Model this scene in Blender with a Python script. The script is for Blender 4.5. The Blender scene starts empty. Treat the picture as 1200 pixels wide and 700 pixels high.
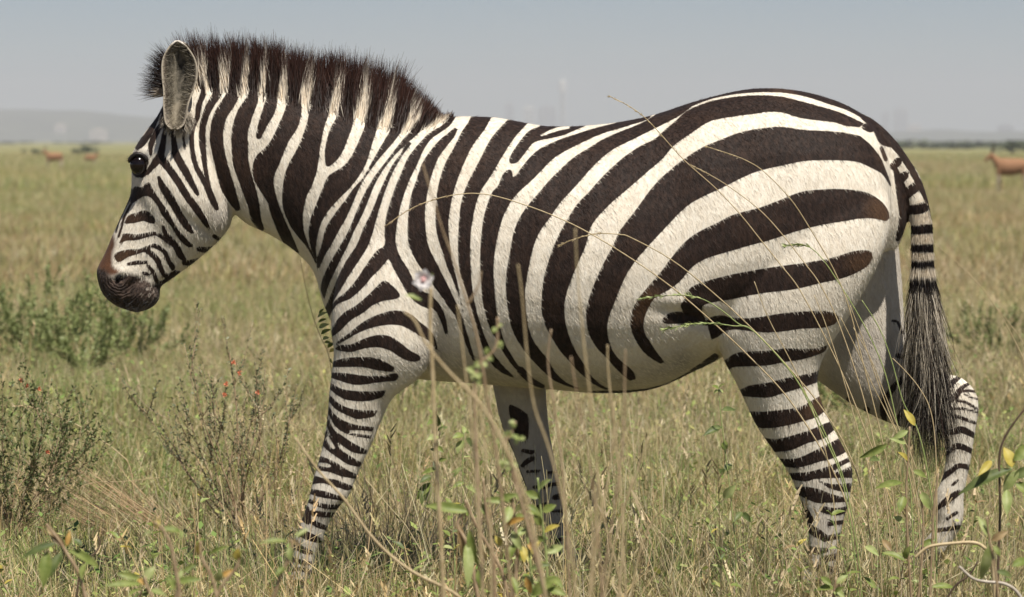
import bpy, math
import numpy as np
from mathutils import Vector
rng = np.random.default_rng(7)
R = math.radians
scene = bpy.context.scene
col = scene.collection

# ------------------------------------------------------------------ camera
CAM_D, CAM_H, PPM = 9.0, 1.10, 500.0      # metres to the zebra, eye height, photo pixels per metre at the zebra
cam_data = bpy.data.cameras.new("camera")
cam = bpy.data.objects.new("camera", cam_data)
col.objects.link(cam)
cam.location = (0, -CAM_D, CAM_H)
cam.rotation_euler = (R(90), 0, 0)
cam_data.sensor_width = 36
cam_data.lens = 36 * PPM * CAM_D / 1200
cam_data.shift_y = -185 / 1200
cam_data.clip_start = 0.1
cam_data.clip_end = 40000
cam_data.dof.use_dof = True
cam_data.dof.focus_distance = CAM_D - 0.15
cam_data.dof.aperture_fstop = 9.0
scene.camera = cam

# ------------------------------------------------------------------ sky, sun, exposure
SUN_EL, SUN_AZ = 62.0, 28.0               # azimuth measured from the camera side, positive to the zebra's tail
world = bpy.data.worlds.new("World")
scene.world = world
world.use_nodes = True
wn, wl = world.node_tree.nodes, world.node_tree.links
wn.clear()
sky = wn.new("ShaderNodeTexSky")
sky.sky_type = 'NISHITA'
sky.sun_disc = False
sky.sun_elevation = R(SUN_EL)
sky.sun_rotation = R(180 - SUN_AZ)
sky.altitude = 1600
sky.air_density = 0.8
sky.dust_density = 0.8
sky.ozone_density = 5.0
bg = wn.new("ShaderNodeBackground")
bg.inputs["Strength"].default_value = 0.05
wo = wn.new("ShaderNodeOutputWorld")
wl.new(sky.outputs[0], bg.inputs[0])
wl.new(bg.outputs[0], wo.inputs[0])
sun_data = bpy.data.lights.new("sun", 'SUN')
sun_data.energy = 5.0
sun_data.angle = R(0.5)
sun_data.color = (1.0, 0.95, 0.87)
sun = bpy.data.objects.new("sun", sun_data)
col.objects.link(sun)
sun.rotation_euler = (R(90 - SUN_EL), 0, R(SUN_AZ))
scene.view_settings.view_transform = 'Standard'
scene.view_settings.look = 'None'
scene.view_settings.exposure = 0.42
scene.view_settings.gamma = 1.0
scene.view_settings.use_curve_mapping = False
scene.cycles.use_denoising = True
scene.cycles.volume_bounces = 1
scene.cycles.max_bounces = 6
scene.cycles.transparent_max_bounces = 8

# ------------------------------------------------------------------ helpers
def at(px, py, y=0.0):
    """a photo pixel, read at depth y from the zebra's middle plane, as a point in metres"""
    k = (CAM_D + y) / CAM_D
    return Vector(((px - 600) / PPM * k, y, CAM_H - (py - 165) / PPM * k))

def ground_at(px, py):
    """the point of level ground seen at a photo pixel"""
    d = CAM_H * PPM * CAM_D / (py - 165)
    return Vector(((px - 600) / (PPM * CAM_D) * d, d - CAM_D, 0.0))

def mesh_obj(name, verts, faces, mat=None, parent=None, smooth=True, link=True):
    me = bpy.data.meshes.new(name)
    if isinstance(faces, np.ndarray):
        verts = np.asarray(verts, np.float32); n, k = faces.shape
        me.vertices.add(len(verts)); me.vertices.foreach_set("co", verts.ravel())
        me.loops.add(n * k); me.loops.foreach_set("vertex_index", faces.astype(np.int32).ravel())
        me.polygons.add(n); me.polygons.foreach_set("loop_start", np.arange(0, n * k, k, dtype=np.int32))
        me.polygons.foreach_set("loop_total", np.full(n, k, np.int32))
        me.update(calc_edges=True)
    else:
        me.from_pydata([tuple(v) for v in verts], [], faces); me.update()
    if smooth:
        me.polygons.foreach_set("use_smooth", np.ones(len(me.polygons), bool))
    if mat: me.materials.append(mat)
    o = bpy.data.objects.new(name, me)
    if link: col.objects.link(o)
    if parent: o.parent = parent
    return o

def tag(o, label=None, cat=None, group=None, kind=None):
    if label: o["label"] = label
    if cat: o["category"] = cat
    if group: o["group"] = group
    if kind: o["kind"] = kind
    return o

def empty(name, loc=(0, 0, 0)):
    o = bpy.data.objects.new(name, None)
    o.empty_display_size = 0.05
    col.objects.link(o); o.location = loc
    return o

def set_attr(o, name, vals, kind='FLOAT'):
    a = o.data.attributes.new(name, kind, 'POINT')
    if kind == 'FLOAT': a.data.foreach_set("value", np.asarray(vals, np.float32))
    else: a.data.foreach_set("color", np.asarray(vals, np.float32).ravel())

class NT:
    """short hand for writing a material's nodes"""
    def __init__(s, name):
        s.m = bpy.data.materials.new(name); s.m.use_nodes = True
        s.n, s.l = s.m.node_tree.nodes, s.m.node_tree.links
        s.b = s.n["Principled BSDF"]
    def put(s, sock, v):
        if hasattr(v, "is_linked") or isinstance(v, bpy.types.NodeSocket): s.l.new(v, sock)
        elif isinstance(v, tuple) and len(v) == 3 and sock.type == 'RGBA': sock.default_value = (*v, 1)
        else: sock.default_value = v
    def node(s, t, **kw):
        nd = s.n.new(t)
        for k, v in kw.items():
            if k.startswith("i_"):
                key = k[2:]; key = int(key) if key.isdigit() else key.replace("_", " ")
                s.put(nd.inputs[key], v)
            else: setattr(nd, k, v)
        return nd
    def attr(s, name, out="Fac", t='GEOMETRY'):
        return s.node("ShaderNodeAttribute", attribute_name=name, attribute_type=t).outputs[out]
    def math(s, op, a, b=0.0, c=0.0, clamp=False):
        nd = s.node("ShaderNodeMath", operation=op, use_clamp=clamp)
        s.put(nd.inputs[0], a); s.put(nd.inputs[1], b); s.put(nd.inputs[2], c)
        return nd.outputs[0]
    def ramp(s, v, lo, hi, a=0.0, b=1.0):
        nd = s.node("ShaderNodeMapRange", interpolation_type='SMOOTHSTEP')
        for i, x in enumerate((v, lo, hi, a, b)): s.put(nd.inputs[i], x)
        return nd.outputs[0]
    def mix(s, f, a, b, mode='MIX'):
        nd = s.node("ShaderNodeMix", data_type='RGBA', blend_type=mode)
        s.put(nd.inputs[0], f); s.put(nd.inputs[6], a); s.put(nd.inputs[7], b)
        return nd.outputs[2]
    def noise(s, scale, vec=None, detail=2.0, rough=0.5, out=0):
        nd = s.node("ShaderNodeTexNoise")
        nd.inputs["Scale"].default_value = scale; nd.inputs["Detail"].default_value = detail
        nd.inputs["Roughness"].default_value = rough
        if vec is not None: s.l.new(vec, nd.inputs["Vector"])
        return nd.outputs[out]
    def coords(s, out="Object", scale=None, rot=None):
        v = s.node("ShaderNodeTexCoord").outputs[out]
        if scale or rot:
            mp = s.node("ShaderNodeMapping")
            s.l.new(v, mp.inputs[0])
            if scale: mp.inputs["Scale"].default_value = scale
            if rot: mp.inputs["Rotation"].default_value = rot
            v = mp.outputs[0]
        return v
    def bump(s, h, strength=0.3, dist=0.01, normal=None):
        nd = s.node("ShaderNodeBump")
        nd.inputs["Strength"].default_value = strength; nd.inputs["Distance"].default_value = dist
        s.l.new(h, nd.inputs["Height"])
        if normal: s.l.new(normal, nd.inputs["Normal"])
        return nd.outputs[0]
    def out(s, color=None, rough=0.6, normal=None, spec=0.3, sheen=0.0, trans=None):
        b = s.b
        if color is not None: s.put(b.inputs["Base Color"], color)
        s.put(b.inputs["Roughness"], rough); s.put(b.inputs["Specular IOR Level"], spec)
        if sheen: s.put(b.inputs["Sheen Weight"], sheen)
        if normal: s.put(b.inputs["Normal"], normal)
        if trans:                       # thin leaf: part of the light comes through
            t = s.node("ShaderNodeBsdfTranslucent"); s.put(t.inputs[0], color)
            mx = s.node("ShaderNodeMixShader"); mx.inputs[0].default_value = trans
            s.l.new(b.outputs[0], mx.inputs[1]); s.l.new(t.outputs[0], mx.inputs[2])
            s.l.new(mx.outputs[0], s.n["Material Output"].inputs[0])
        return s.m

def catmull(P, sub=6, closed=False):
    P = np.asarray(P, float)
    n = len(P)
    if n < 3 and not closed:
        t = np.linspace(0, 1, sub + 1)[:, None]
        return P[0] * (1 - t) + P[-1] * t if n == 2 else P
    out = []
    for i in range(n if closed else n - 1):
        if closed: a, b, c, d = P[i - 1], P[i], P[(i + 1) % n], P[(i + 2) % n]
        else: a, b, c, d = P[max(i - 1, 0)], P[i], P[i + 1], P[min(i + 2, n - 1)]
        for t in np.arange(sub) / sub:
            out.append(0.5 * (2 * b + (c - a) * t + (2 * a - 5 * b + 4 * c - d) * t * t + (3 * b - a - 3 * c + d) * t ** 3))
    if not closed: out.append(P[-1])
    return np.array(out)
# ------------------------------------------------------------------ the zebra's coat pattern
# Dark markings and some painted shadows, measured off the animal's side, in pixels of 2 mm: L(...) a brush line x,y,width; E(left, right) a band
# between two edges; G(...) an outline. They are turned into one signed distance field, stored on the skin's vertices.
def pts(s, k): return np.array([float(v) for v in s.replace(";", " ").replace(",", " ").split()]).reshape(-1, k)
DARK, WHITE, FARDARK, BROWN = [], [], [], []
def L(s, to=DARK):
    P = pts(s, 3)
    if to is WHITE: P[:, 2] += 1.6
    to.append(("L", catmull(P, 5)))
def G(s, to=DARK): to.append(("G", catmull(pts(s, 2), 4, True)))
def E(a, b, to=DARK):
    a, b = catmull(pts(a, 2), 5), catmull(pts(b, 2), 5)
    to.append(("G", np.vstack([a, b[::-1]])))

# head
L("191.6,128,4; 191,142,5; 184,154,6; 180,162,6; 177,170,5.5; 176.6,181,3")
L("188,130,2.5; 180,148,4; 174,158,6; 166,167,9; 161,173,5")
L("185,134,1.6; 174,153,2; 165,164,1.5")
L("196,150,4; 193,156,5; 191,168,6; 188,182,8; 184,188,9; 178,196,6; 172,203,4; 166,207,3")
L("190,186,8; 192,190,9; 198,198,8; 208,212,8; 218,228,8; 228,242,8; 238,256,7; 243,265,4")
L("203,156,4; 204,168,6; 206,180,8; 212,192,9; 218,202,8; 224,214,6.5; 230,225,4.5; 232,229,2")
L("215,146,2; 215,162,2.6; 216.5,175,1.5")
L("235,94,4; 238,100,5; 238,110,6; 233,124,6; 231,138,5; 226,150,4.5; 224.5,166,5; 226,180,5; 230,196,5; 238,210,6; 244,222,7; 249,234,7; 254,244,5")
L("251,60,12; 251,80,11; 251,94,11; 255,107,10; 252,114,9; 244,128,8; 238,146,7; 237,166,7; 238.5,180,6; 240,194,5; 242.5,208,4; 244,218,6")
L("279,60,11; 278,84,10; 276,104,13; 268,120,15; 258,136,15; 254,154,15; 254,166,15; 257,184,14; 262,204,15; 267,220,15; 273,234,11; 278,244,6")
L("302,60,10; 299.5,90,11; 296.5,114,13; 287,134,18; 281,154,18.5; 281,170,18.5; 282,190,18; 287,208,16; 293,226,15; 297,240,13; 300,256,11; 306,268,6")
L("323,60,11; 322.5,80,11; 320,100,13; 318.5,116,13; 315,130,14; 309.5,142,11; 305,154,8; 303.5,160,6")
G("153,238; 157,220; 166,220; 174,214; 180,224; 188,236; 198,250; 206,266; 218,280; 226,288; 220,289; 210,280; 200,264; 190,252; 184,240; 176,231; 168,230; 160,235")
L("186,208,3; 190,218,7; 198,230,9; 206,244,8; 214,258,8; 220,266,7; 225,272,4")
G("147,259; 152,252; 160,250; 170,247; 178,252; 182,260; 178,262; 168,259; 158,261; 147,262")
G("143,279; 146,274; 162,275; 180,272; 188,275; 196,282; 202,289; 198,287; 188,279; 180,276; 162,281; 148,282; 140,285")
L("191,266,3; 194,274,5; 202,283,6; 208,292,7; 212,300,7; 216,304,4")
G("136,297; 150,293; 164,292; 180,286; 188,289; 196,296; 200,306; 205,312; 202,317; 196,308; 192,298; 186,293; 178,290; 174,293; 160,298; 150,301; 140,307; 135,303")
L("172,294,5; 180,300,6; 186,308,6; 190,318,5; 196,324,5; 206,319,4")
L("150,310,3; 160,308,4; 172,307.6,3")
L("174,312,3; 180,320,4; 183,328,4; 188,332,4; 200,326,4; 210,319,2.5")
L("168,320,3; 174,322,3")
L("216,308,5; 224,308,6; 231,305,4"); L("233,292,5; 241,293,6; 249,291,4"); L("251,277,4; 259,281,4; 266,279,3")
L("154,222,2; 151,234,2.5; 145,246,2.5; 139,260,2; 136,272,1.5"); L("153,240,2; 146,254,2; 142,268,2; 139,278,1.6")
G("151,183; 154,180; 161,178.5; 170,182; 174,189; 171,198; 166,206; 161,208; 156,204; 153,196")
# neck
E("348,60; 339,75; 339,90; 339,110; 334,130; 326,148; 316,168; 299,186; 297,206; 303,220; 313,236; 318,252; 324,268; 332,284; 338,294",
  "361,60; 357,75; 356,90; 352,110; 353,130; 349,148; 337,168; 328,190; 321,206; 321,220; 325,236; 331,252; 338,268; 346,286; 350,296")
E("374,60; 372,80; 370,100; 367,115; 363,130; 359,148; 350,172; 340,190; 334,206; 331,226; 332,244; 340,264; 350,278; 360,290; 370,308",
  "390,60; 391,80; 389,105; 386,130; 380,148; 375,172; 372,196; 366,216; 359,230; 355,248; 355,266; 360,284; 372,309")
G("383,195; 381,184; 382,170; 388,150; 399,130; 404,110; 407,90; 414,60; 427,60; 424,80; 420,110; 416,130; 412,150; 406,166; 400,180; 391,191")
E("444,60; 440,85; 438,110; 434,130; 427,150; 424,158; 416,176; 406,192; 392,202; 384,208; 377,224; 371,240; 365,254; 362,272; 364,288; 370,304",
  "455,60; 454,90; 453,115; 449,132; 442,150; 436,168; 430,188; 422,204; 410,220; 396,234; 384,248; 375,264; 370,288; 371,305")
E("470,60; 470,90; 467,115; 464,135; 458,152; 450,166; 442,180; 434,194; 426,208; 414,222; 404,236; 392,252; 382,268; 377,288; 372,302; 371.6,314",
  "486,60; 484,90; 482,115; 478,135; 470,154; 458,170; 444,186; 432,202; 422,218; 414,236; 406,254; 396,272; 388,287; 380,300; 374,314")
E("503,90; 500,115; 497,130; 491,143; 484,152; 474,162; 460,180; 446,198; 436,212; 426,230; 418,248; 410,268; 399,288; 386,310; 378,328; 376,340",
  "512,90; 512,120; 509,139; 497,150; 488,158; 477,168; 466,178; 454,192; 442,210; 434,228; 426,248; 416,268; 408,286; 394,314; 384,336; 380,350")
E("478,166; 470,180; 460,194; 452,210; 444,228; 436,248; 426,268; 418,288; 406,306; 396,326; 388,346; 380,364",
  "482,168; 471,183; 462,198; 454,216; 447,236; 441,256; 436,274; 430,290; 420,306; 408,324; 398,341; 390,354; 384,370")
# shoulder
E("532,132; 520,146; 504,156; 490,170; 478,186; 471,202; 464,218; 458,236; 453,254; 451,272; 451,288; 442,294; 430,310; 418,328; 406,342; 394,352; 383,366",
  "536,132; 530,143; 522,151; 506,162; 496,176; 488,194; 480,210; 474,226; 469,242; 465,262; 463,280; 464,292; 456,302; 446,314; 436,324; 424,338; 410,350; 396,356; 388,366; 384,376")
E("454,296; 456,303; 462,316; 470,330; 478,344; 490,356; 503,362", "462,280; 468,300; 478,316; 486,332; 496,342; 508,350")
L("500,350,12; 512,360,8; 519,374,6; 523,390,3")
E("533,150; 526,156; 516,164; 504,178; 495,192; 488,212; 482,230; 479,250; 478,270; 479,286; 484,298; 492,312; 504,326; 508,334; 518,348; 526,360; 536,372",
  "536,152; 532,160; 526,168; 514,184; 506,204; 501,224; 498,244; 498,264; 500,282; 504,294; 512,310; 520,326; 528,342; 536,360; 540,374")
L("537,370,6; 544,390,5; 550,408,4; 555,422,2")
# barrel
E("556,128; 550,142; 542,154; 532,174; 522,192; 516,210; 512,230; 511,248; 511,266; 515,284; 519,296; 524,312; 530,326; 538,348; 541,362",
  "580,128; 571,146; 566,154; 554,170; 544,190; 536,210; 530,230; 527,246; 525,262; 526,280; 528,296; 530,310; 536,332; 540,356; 542,364")
E("598,138; 577,161; 562,189; 548,216; 541,237; 538,264; 537,291; 539,318; 546,340; 552,360; 558,380; 564,402; 572,420; 584,434; 598,441",
  "622,140; 603,161; 589,182; 575,206; 562,226; 555,250; 551,278; 551,312; 554,344; 558,364; 564,384; 570,400; 577,414; 590,430; 602,442")
G("598,191; 598,184; 608,168; 620,154; 632,149; 640,144; 690,143; 668,155; 654,160; 634,164; 624,168; 616,178; 606,190")
L("634,159,1.2; 646,154,3; 655,151,3.4; 666,149.5,2.4", WHITE)
G("577,226; 584,218; 589,206; 594,200; 599,200; 601,208; 605,206; 612,196; 622,184; 634,174; 656,164; 674,158; 696,151; 720,145; 745,138; 762,136; 756,141; 740,146; 724,151; 704,157; 684,166; 664,176; 648,186; 636,198; 620,214; 604,229; 592,248; 585,268; 580,292; 578,316; 579,340; 581,360; 584,378; 591,402; 600,418; 612,438; 606,434; 596,422; 586,406; 576,388; 570,372; 566,354; 564,332; 563,304; 564,282; 566,262; 570,244")
L("610,434,8; 622,446,7; 636,453,4")
E("812,116; 780,128; 757,142; 744,148; 726,155; 708,163; 690,174; 674,184; 660,196; 644,212; 632,226; 620,240; 609,256; 602,274; 598,296; 594,318; 593,340; 595,358; 598,378; 604,394; 614,410; 624,422; 640,438; 654,448; 676,456",
  "816,120; 800,133; 784,142; 770,149; 756,156; 740,164; 720,174; 704,186; 692,198; 678,214; 666,227; 656,238; 645,254; 632,272; 624,292; 620,310; 616,332; 615,346; 616,364; 619,384; 626,402; 640,420; 650,436; 662,448; 678,455")
E("1012,145; 986,133; 960,125; 934,118; 910,113; 880,112.4; 854,115; 830,120; 806,130; 790,144; 780,152; 768,163; 750,172; 732,184; 716,198; 702,212; 690,226; 678,238; 666,256; 656,274; 648,292; 642,310; 637,330; 635,360; 638,378; 646,394; 656,410; 668,424; 680,437; 696,450; 710,457",
  "1007,149; 990,147; 976,143; 950,140; 934,137; 918,132; 902,131; 886,133; 850,138; 830,143; 810,156; 790,170; 776,186; 760,200; 744,214; 730,226; 718,236; 704,250; 692,266; 686,288; 678,306; 669,328; 663,346; 661,364; 664,386; 672,408; 682,424; 690,438; 702,450; 713,456")
G("850,108; 820,117; 800,128; 790,138; 806,127; 830,117; 854,111.5; 880,108.5; 910,108; 934,111; 952,115.5; 970,121.5; 990,128; 1006,136; 1018,144; 1024,154; 1034,170; 1060,170; 1030,130; 990,112; 950,98; 900,92")
E("1008,160; 990,156; 970,154; 946,153; 918,149.4; 900,150; 870,155; 840,166; 822,174; 806,184; 790,196; 768,216; 750,240; 738,256; 726,272; 718,290; 708,308; 698,330; 690,352; 687,370; 690,390; 700,408; 712,420; 722,432; 738,446",
  "1018,168; 1032,186; 1044,218; 1034,204; 1020,196; 1006,190; 990,188; 960,187.6; 940,189; 920,193; 890,200; 870,208; 842,222; 820,232; 802,244; 784,262; 758,290; 746,304; 736,318; 728,334; 720,354; 712,376; 712,394; 718,412; 728,424; 740,434; 745,444")
E("1042,256; 1040,246; 1032,236; 1020,228; 1006,224; 980,222; 950,223.6; 934,227; 914,235; 890,244; 860,252; 840,262; 816,274; 800,287; 786,304; 774,320; 760,336; 746,354; 740,370; 740,386; 746,400; 754,412; 764,420; 774,426",
  "1038,259; 1024,256; 1008,256; 990,259; 960,264; 930,272; 900,282; 880,287; 860,293; 830,302; 812,312; 798,328; 786,338; 772,346; 766,350; 758,364; 754,378; 755,390; 762,402; 770,414; 778,424")
E("1022,302; 1020,295; 1006,294; 990,298; 970,304; 940,309; 910,313; 880,318; 850,324; 816,334; 806,342; 802,352; 798,358; 802,366; 812,372; 822,380",
  "1018,310; 1010,316; 990,325; 960,332; 930,339; 890,344; 860,350; 836,354; 824,358; 822,364; 826,374; 830,382")
G("777,374; 786,367; 800,366; 812,370; 820,378; 800,379; 780,379")  # flank fold: dark marking with the fold's shadow painted in
# near hind leg
E("828,376; 834,372; 846,370; 860,373; 883,373; 923,367; 963,365; 978,368; 983,374",
  "834,398; 842,394; 850,388; 862,386; 880,388; 900,389.6; 920,388; 940,385; 964,384; 978,380")  # front end includes the painted shadow between thigh and belly
E("846,424; 852,421; 864,414; 886,412; 900,411.6; 920,409; 940,409.6; 958,408.6; 970,405", "848,440; 854,434; 860,430; 880,429; 900,428; 920,424; 940,421; 958,415.6; 966,412")
E("862,460; 868,457; 880,452; 900,449; 920,444; 940,440; 952,437.6; 962,434", "864,466; 870,464; 880,465; 900,465.6; 920,460; 940,454; 952,450; 962,446")
E("870,482; 894,483; 916,481; 936,478; 948,472; 960,465; 970,458", "880,500; 900,501.6; 920,499; 940,494; 956,489; 965,483; 976,476")
E("886,511; 893,513; 910,515; 932,510; 950,504; 964,498; 982,491", "900,529; 908,529.6; 928,527; 944,520; 964,514; 976,505; 986,499")
E("910,538; 932,538; 948,532; 964,524; 978,517; 988,511", "914,546; 930,548; 944,546; 960,541; 976,537; 996,527")
E("920,555; 944,554; 958,551; 976,545; 1002,533", "924,561; 944,564; 956,561; 978,560; 1002,560")
L("978,553,2; 988,548,4; 998,543,4", WHITE)
E("958,563; 976,568; 1002,566", "972,572; 986,576; 1002,576")
E("930,572; 944,571; 960,574; 976,580; 996,585", "936,580; 956,589; 972,589; 996,588")
L("964,597,7; 980,600,8; 995,596,6"); L("938,588,3; 944,600,8; 950,610,8"); L("972,614,5; 988,612,4"); L("946,618,8; 956,624,10; 966,630,8")
L("966,632,6; 984,628,6"); L("944,642,7; 956,646,8; 968,645,5"); L("964,656,7; 982,652,7"); L("942,662,7; 958,666,8; 978,668,6"); L("936,684,7; 952,688,8; 970,686,6")
# near foreleg
G("388,394; 391,382; 402,368; 418,358; 432,346; 442,336; 449,330; 456,332; 466,342; 468,348; 460,351; 450,352; 436,358; 426,366; 410,376; 398,388")
G("394,404; 398,399; 408,392; 420,382; 434,373; 450,367; 464,364.4; 480,368; 492,378; 502,386; 509,396; 512,410; 504,400; 492,393; 480,386; 468,381; 450,381; 432,385; 418,391; 404,399")
G("393,409; 400,405; 412,404; 428,397; 444,393; 458,395; 470,403; 480,411; 492,418; 490,423; 480,423; 468,418; 458,411; 444,407; 428,408; 414,412; 404,412")
E("384,426; 390,424; 406,420; 424,419; 440,420; 452,425; 462,431", "384,430; 404,430; 424,430; 444,434; 460,436")
E("384,437; 406,438; 428,441; 448,441; 463,438; 467,441", "384,441; 404,448; 420,451; 444,448; 464,446")
E("382,446; 400,456; 420,459; 440,459; 452,458", "382,452; 400,466; 418,470; 436,469; 448,465")
E("380,456; 385,462; 398,474; 414,480; 432,481.6; 443,481", "380,462; 392,478; 406,486; 420,491; 438,488")
E("380,466; 385,476; 392,486; 404,494; 420,499; 438,501", "380,474; 392,498; 404,507; 416,511; 434,514")
L("411,506,2.5; 420,506.5,3.5; 434,508,4", WHITE)
E("380,478; 390,502; 402,512; 416,521; 430,528", "380,490; 388,510; 400,521; 414,530; 428,532")
E("378,495; 384,508; 392,516; 398,526; 412,536; 424,543", "374,516; 382,526; 394,535; 408,544; 421,547")
L("384,513,3; 388,521,4; 391,525,3", WHITE)
E("370,533; 384,538; 396,544; 408,552; 420,557", "368,551; 386,553; 400,558; 417,561")
L("374,544,2.5; 380,545,4; 386,546,3", WHITE)
E("362,556; 380,561; 394,563; 415,571", "360,569; 376,566; 392,570; 408,575"); E("360,573; 380,576; 392,580; 408,584", "360,577; 370,581; 384,584; 402,587")
E("358,583; 376,590; 388,592; 400,591", "358,588; 364,590; 380,596; 396,597"); L("366,601,5; 378,603,6; 392,604,5")
G("360,593; 352,606; 362,615; 364,604"); L("366,612,5; 374,616,6; 386,620,4")
G("346,618; 366,626; 379,633; 372,636; 358,632; 344,624"); L("342,639,6; 350,642,7; 358,646,7; 366,648,3"); L("342,655,5; 356,660,5; 365,660,3")
L("340,668,4; 352,667,4; 364,671,5"); L("336,680,6; 350,683,7; 364,682,5"); L("330,694,6; 344,696,7; 360,694,5"); 
# tail
L("1000,126,6; 1020,142,10; 1036,156,12; 1050,172,9; 1062,188,8; 1072,206,7; 1082,224,7; 1088,240,5; 1093,262,4; 1095,280,3")
L("1014,149,7; 1020,151,8"); L("1033,174,4; 1038,187,4")
L("1047,195,8; 1052,190,9"); L("1055,212,8; 1060,206,9"); L("1063,227,11; 1072,220,11"); L("1070,246,11; 1080,244,12"); L("1066,270,10; 1090,268,11"); L("1064,291,9; 1094,291,10"); L("1064,311,9; 1096,309,9"); L("1064,334,14; 1096,334,14"); L("1066,360,18; 1096,360,18"); L("1070,390,24; 1094,390,24")
# painted shadow line along the belly's underside
L("690,460,3; 740,459,3; 770,455,4; 800,443,5; 838,418,7")
# the legs of the other side, inner faces
G("596,476; 604,476; 614,482; 619,488; 620,508; 618,516; 608,516; 600,500", FARDARK)
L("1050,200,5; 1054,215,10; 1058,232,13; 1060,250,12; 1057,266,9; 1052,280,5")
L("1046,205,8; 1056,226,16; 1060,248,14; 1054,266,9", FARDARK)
for s_ in ("613,528,5; 622,530,6; 626,529,4", "612,546,5; 619,540,7; 626,537,5", "618,553,4; 632,552,4", "642,554,4; 656,553,4", "626,571,5; 641,571,5",
           "644,568,5; 658,567,6", "650,583,7; 660,581,8", "632,595,8; 641,591,6", "647,599,4; 660,599,5", "646,616,3; 656,614,4", "648,635,6; 658,632,5",
           "578,476,3; 584,492,5; 590,508,4", "594,515,5; 604,542,5; 614,568,5", "616,575,6; 626,595,5", "1046,376,4; 1052,378,4; 1057,390,4", "1052,417,7; 1061,419,6",
           "1058,444,8; 1044,458,8; 1035,476,9; 1037,494,6", "1070,466,8; 1058,482,8; 1050,498,6", "1084,470,7; 1072,500,7", "1098,446,6; 1088,470,8; 1084,502,7",
           "994,468,6; 992,476,5", "1016,480,7; 1014,488,5",
           "1103,443,4; 1109,440,4", "1123,443,6; 1112,452,8; 1104,462,6", "1137,449,4; 1127,455,6; 1120,464,8; 1108,474,6", "1127,459,4; 1136,458,4; 1145,460,3",
           "1130,462,3; 1138,466,3; 1147,468,3", "1122,470,4; 1130,471,4; 1138,475,4; 1148,481,3", "1106,481,3; 1125,479,4; 1140,482,3; 1148,485,3",
           "1105,489,5; 1120,488,5; 1132,492,5; 1146,497,4", "1104,510,6; 1118,506,8; 1128,504,9; 1144,512,7", "1106,534,6; 1118,524,8; 1128,524,8; 1142,531,6",
           "1098,564,9; 1115,552,7; 1124,546,7; 1140,549,7", "1116,569,4; 1122,563,4", "1098,596,6; 1112,585,9; 1124,577,7", "1110,608,5; 1121,601,5", "1098,622,6; 1124,618,6"):
    L(s_, FARDARK)
# rusty and brown tints on the coat
L("151,255,8; 158,256,5", BROWN); L("140,303,10; 150,297,8", BROWN); L("139,283,5; 148,280,5", BROWN)
L("1036,252,26; 1028,244,20", BROWN); L("1024,304,22; 1004,308,14", BROWN); L("978,374,20", BROWN); L("758,350,26; 748,368,22", BROWN)
L("910,106,5; 925,109,5", BROWN); L("1036,180,6; 1039,190,5", BROWN); L("960,408,14", BROWN); L("960,470,16; 950,480,10", BROWN)

OX, OY, NW, NH, SS = 90, 50, 1080, 640, 2
def field(shapes):
    f = np.full((NH * SS, NW * SS), 30.0, np.float32)
    def window(lo, hi, pad=14):
        x0 = int(max((lo[0] - pad - OX) * SS, 0)); x1 = int(min((hi[0] + pad - OX) * SS, NW * SS))
        y0 = int(max((lo[1] - pad - OY) * SS, 0)); y1 = int(min((hi[1] + pad - OY) * SS, NH * SS))
        if x1 <= x0 or y1 <= y0: return None
        X, Y = np.meshgrid((np.arange(x0, x1) + .5) / SS + OX, (np.arange(y0, y1) + .5) / SS + OY)
        return (slice(y0, y1), slice(x0, x1)), X.astype(np.float32), Y.astype(np.float32)
    for kind, P in shapes:
        if kind == "L":
            for a, b in zip(P[:-1], P[1:]) if len(P) > 1 else [(P[0], P[0])]:
                w = window(np.minimum(a, b)[:2], np.maximum(a, b)[:2], 14 + max(a[2], b[2]) / 2)
                if w is None: continue
                sl, X, Y = w
                dx, dy = b[0] - a[0], b[1] - a[1]
                t = np.clip(((X - a[0]) * dx + (Y - a[1]) * dy) / max(dx * dx + dy * dy, 1e-6), 0, 1)
                d = np.hypot(X - a[0] - t * dx, Y - a[1] - t * dy) - (a[2] + (b[2] - a[2]) * t) / 2
                f[sl] = np.minimum(f[sl], d)
        else:
            w = window(P.min(0), P.max(0))
            if w is None: continue
            sl, X, Y = w
            d = np.full(X.shape, 1e9, np.float32); ins = np.zeros(X.shape, bool)
            for a, b in zip(P, np.roll(P, -1, 0)):
                dx, dy = b[0] - a[0], b[1] - a[1]
                if abs(dx) + abs(dy) < 1e-6: continue
                t = np.clip(((X - a[0]) * dx + (Y - a[1]) * dy) / (dx * dx + dy * dy), 0, 1)
                np.minimum(d, (X - a[0] - t * dx) ** 2 + (Y - a[1] - t * dy) ** 2, out=d)
                if abs(dy) > 1e-9:
                    ins ^= ((a[1] > Y) != (b[1] > Y)) & (X < dx * (Y - a[1]) / dy + a[0])
            d = np.sqrt(d)
            f[sl] = np.minimum(f[sl], np.where(ins, -d, d))
    return f
F_NEAR = np.maximum(field(DARK), -field(WHITE))
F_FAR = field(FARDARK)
F_BROWN = field(BROWN)
def sample(f, u, v):
    x = np.clip((u - OX) * SS - .5, 0, f.shape[1] - 2); y = np.clip((v - OY) * SS - .5, 0, f.shape[0] - 2)
    i, j = x.astype(int), y.astype(int); fx, fy = x - i, y - j
    return (f[j, i] * (1 - fx) + f[j, i + 1] * fx) * (1 - fy) + (f[j + 1, i] * (1 - fx) + f[j + 1, i + 1] * fx) * fy
def side_uv(co):
    """skin position in the side measurement's pixels; both flanks carry the same pattern"""
    k = CAM_D / (CAM_D - np.abs(co[:, 1]))
    return 600 + co[:, 0] * PPM * k, 165 + (CAM_H - co[:, 2]) * PPM * k
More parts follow.
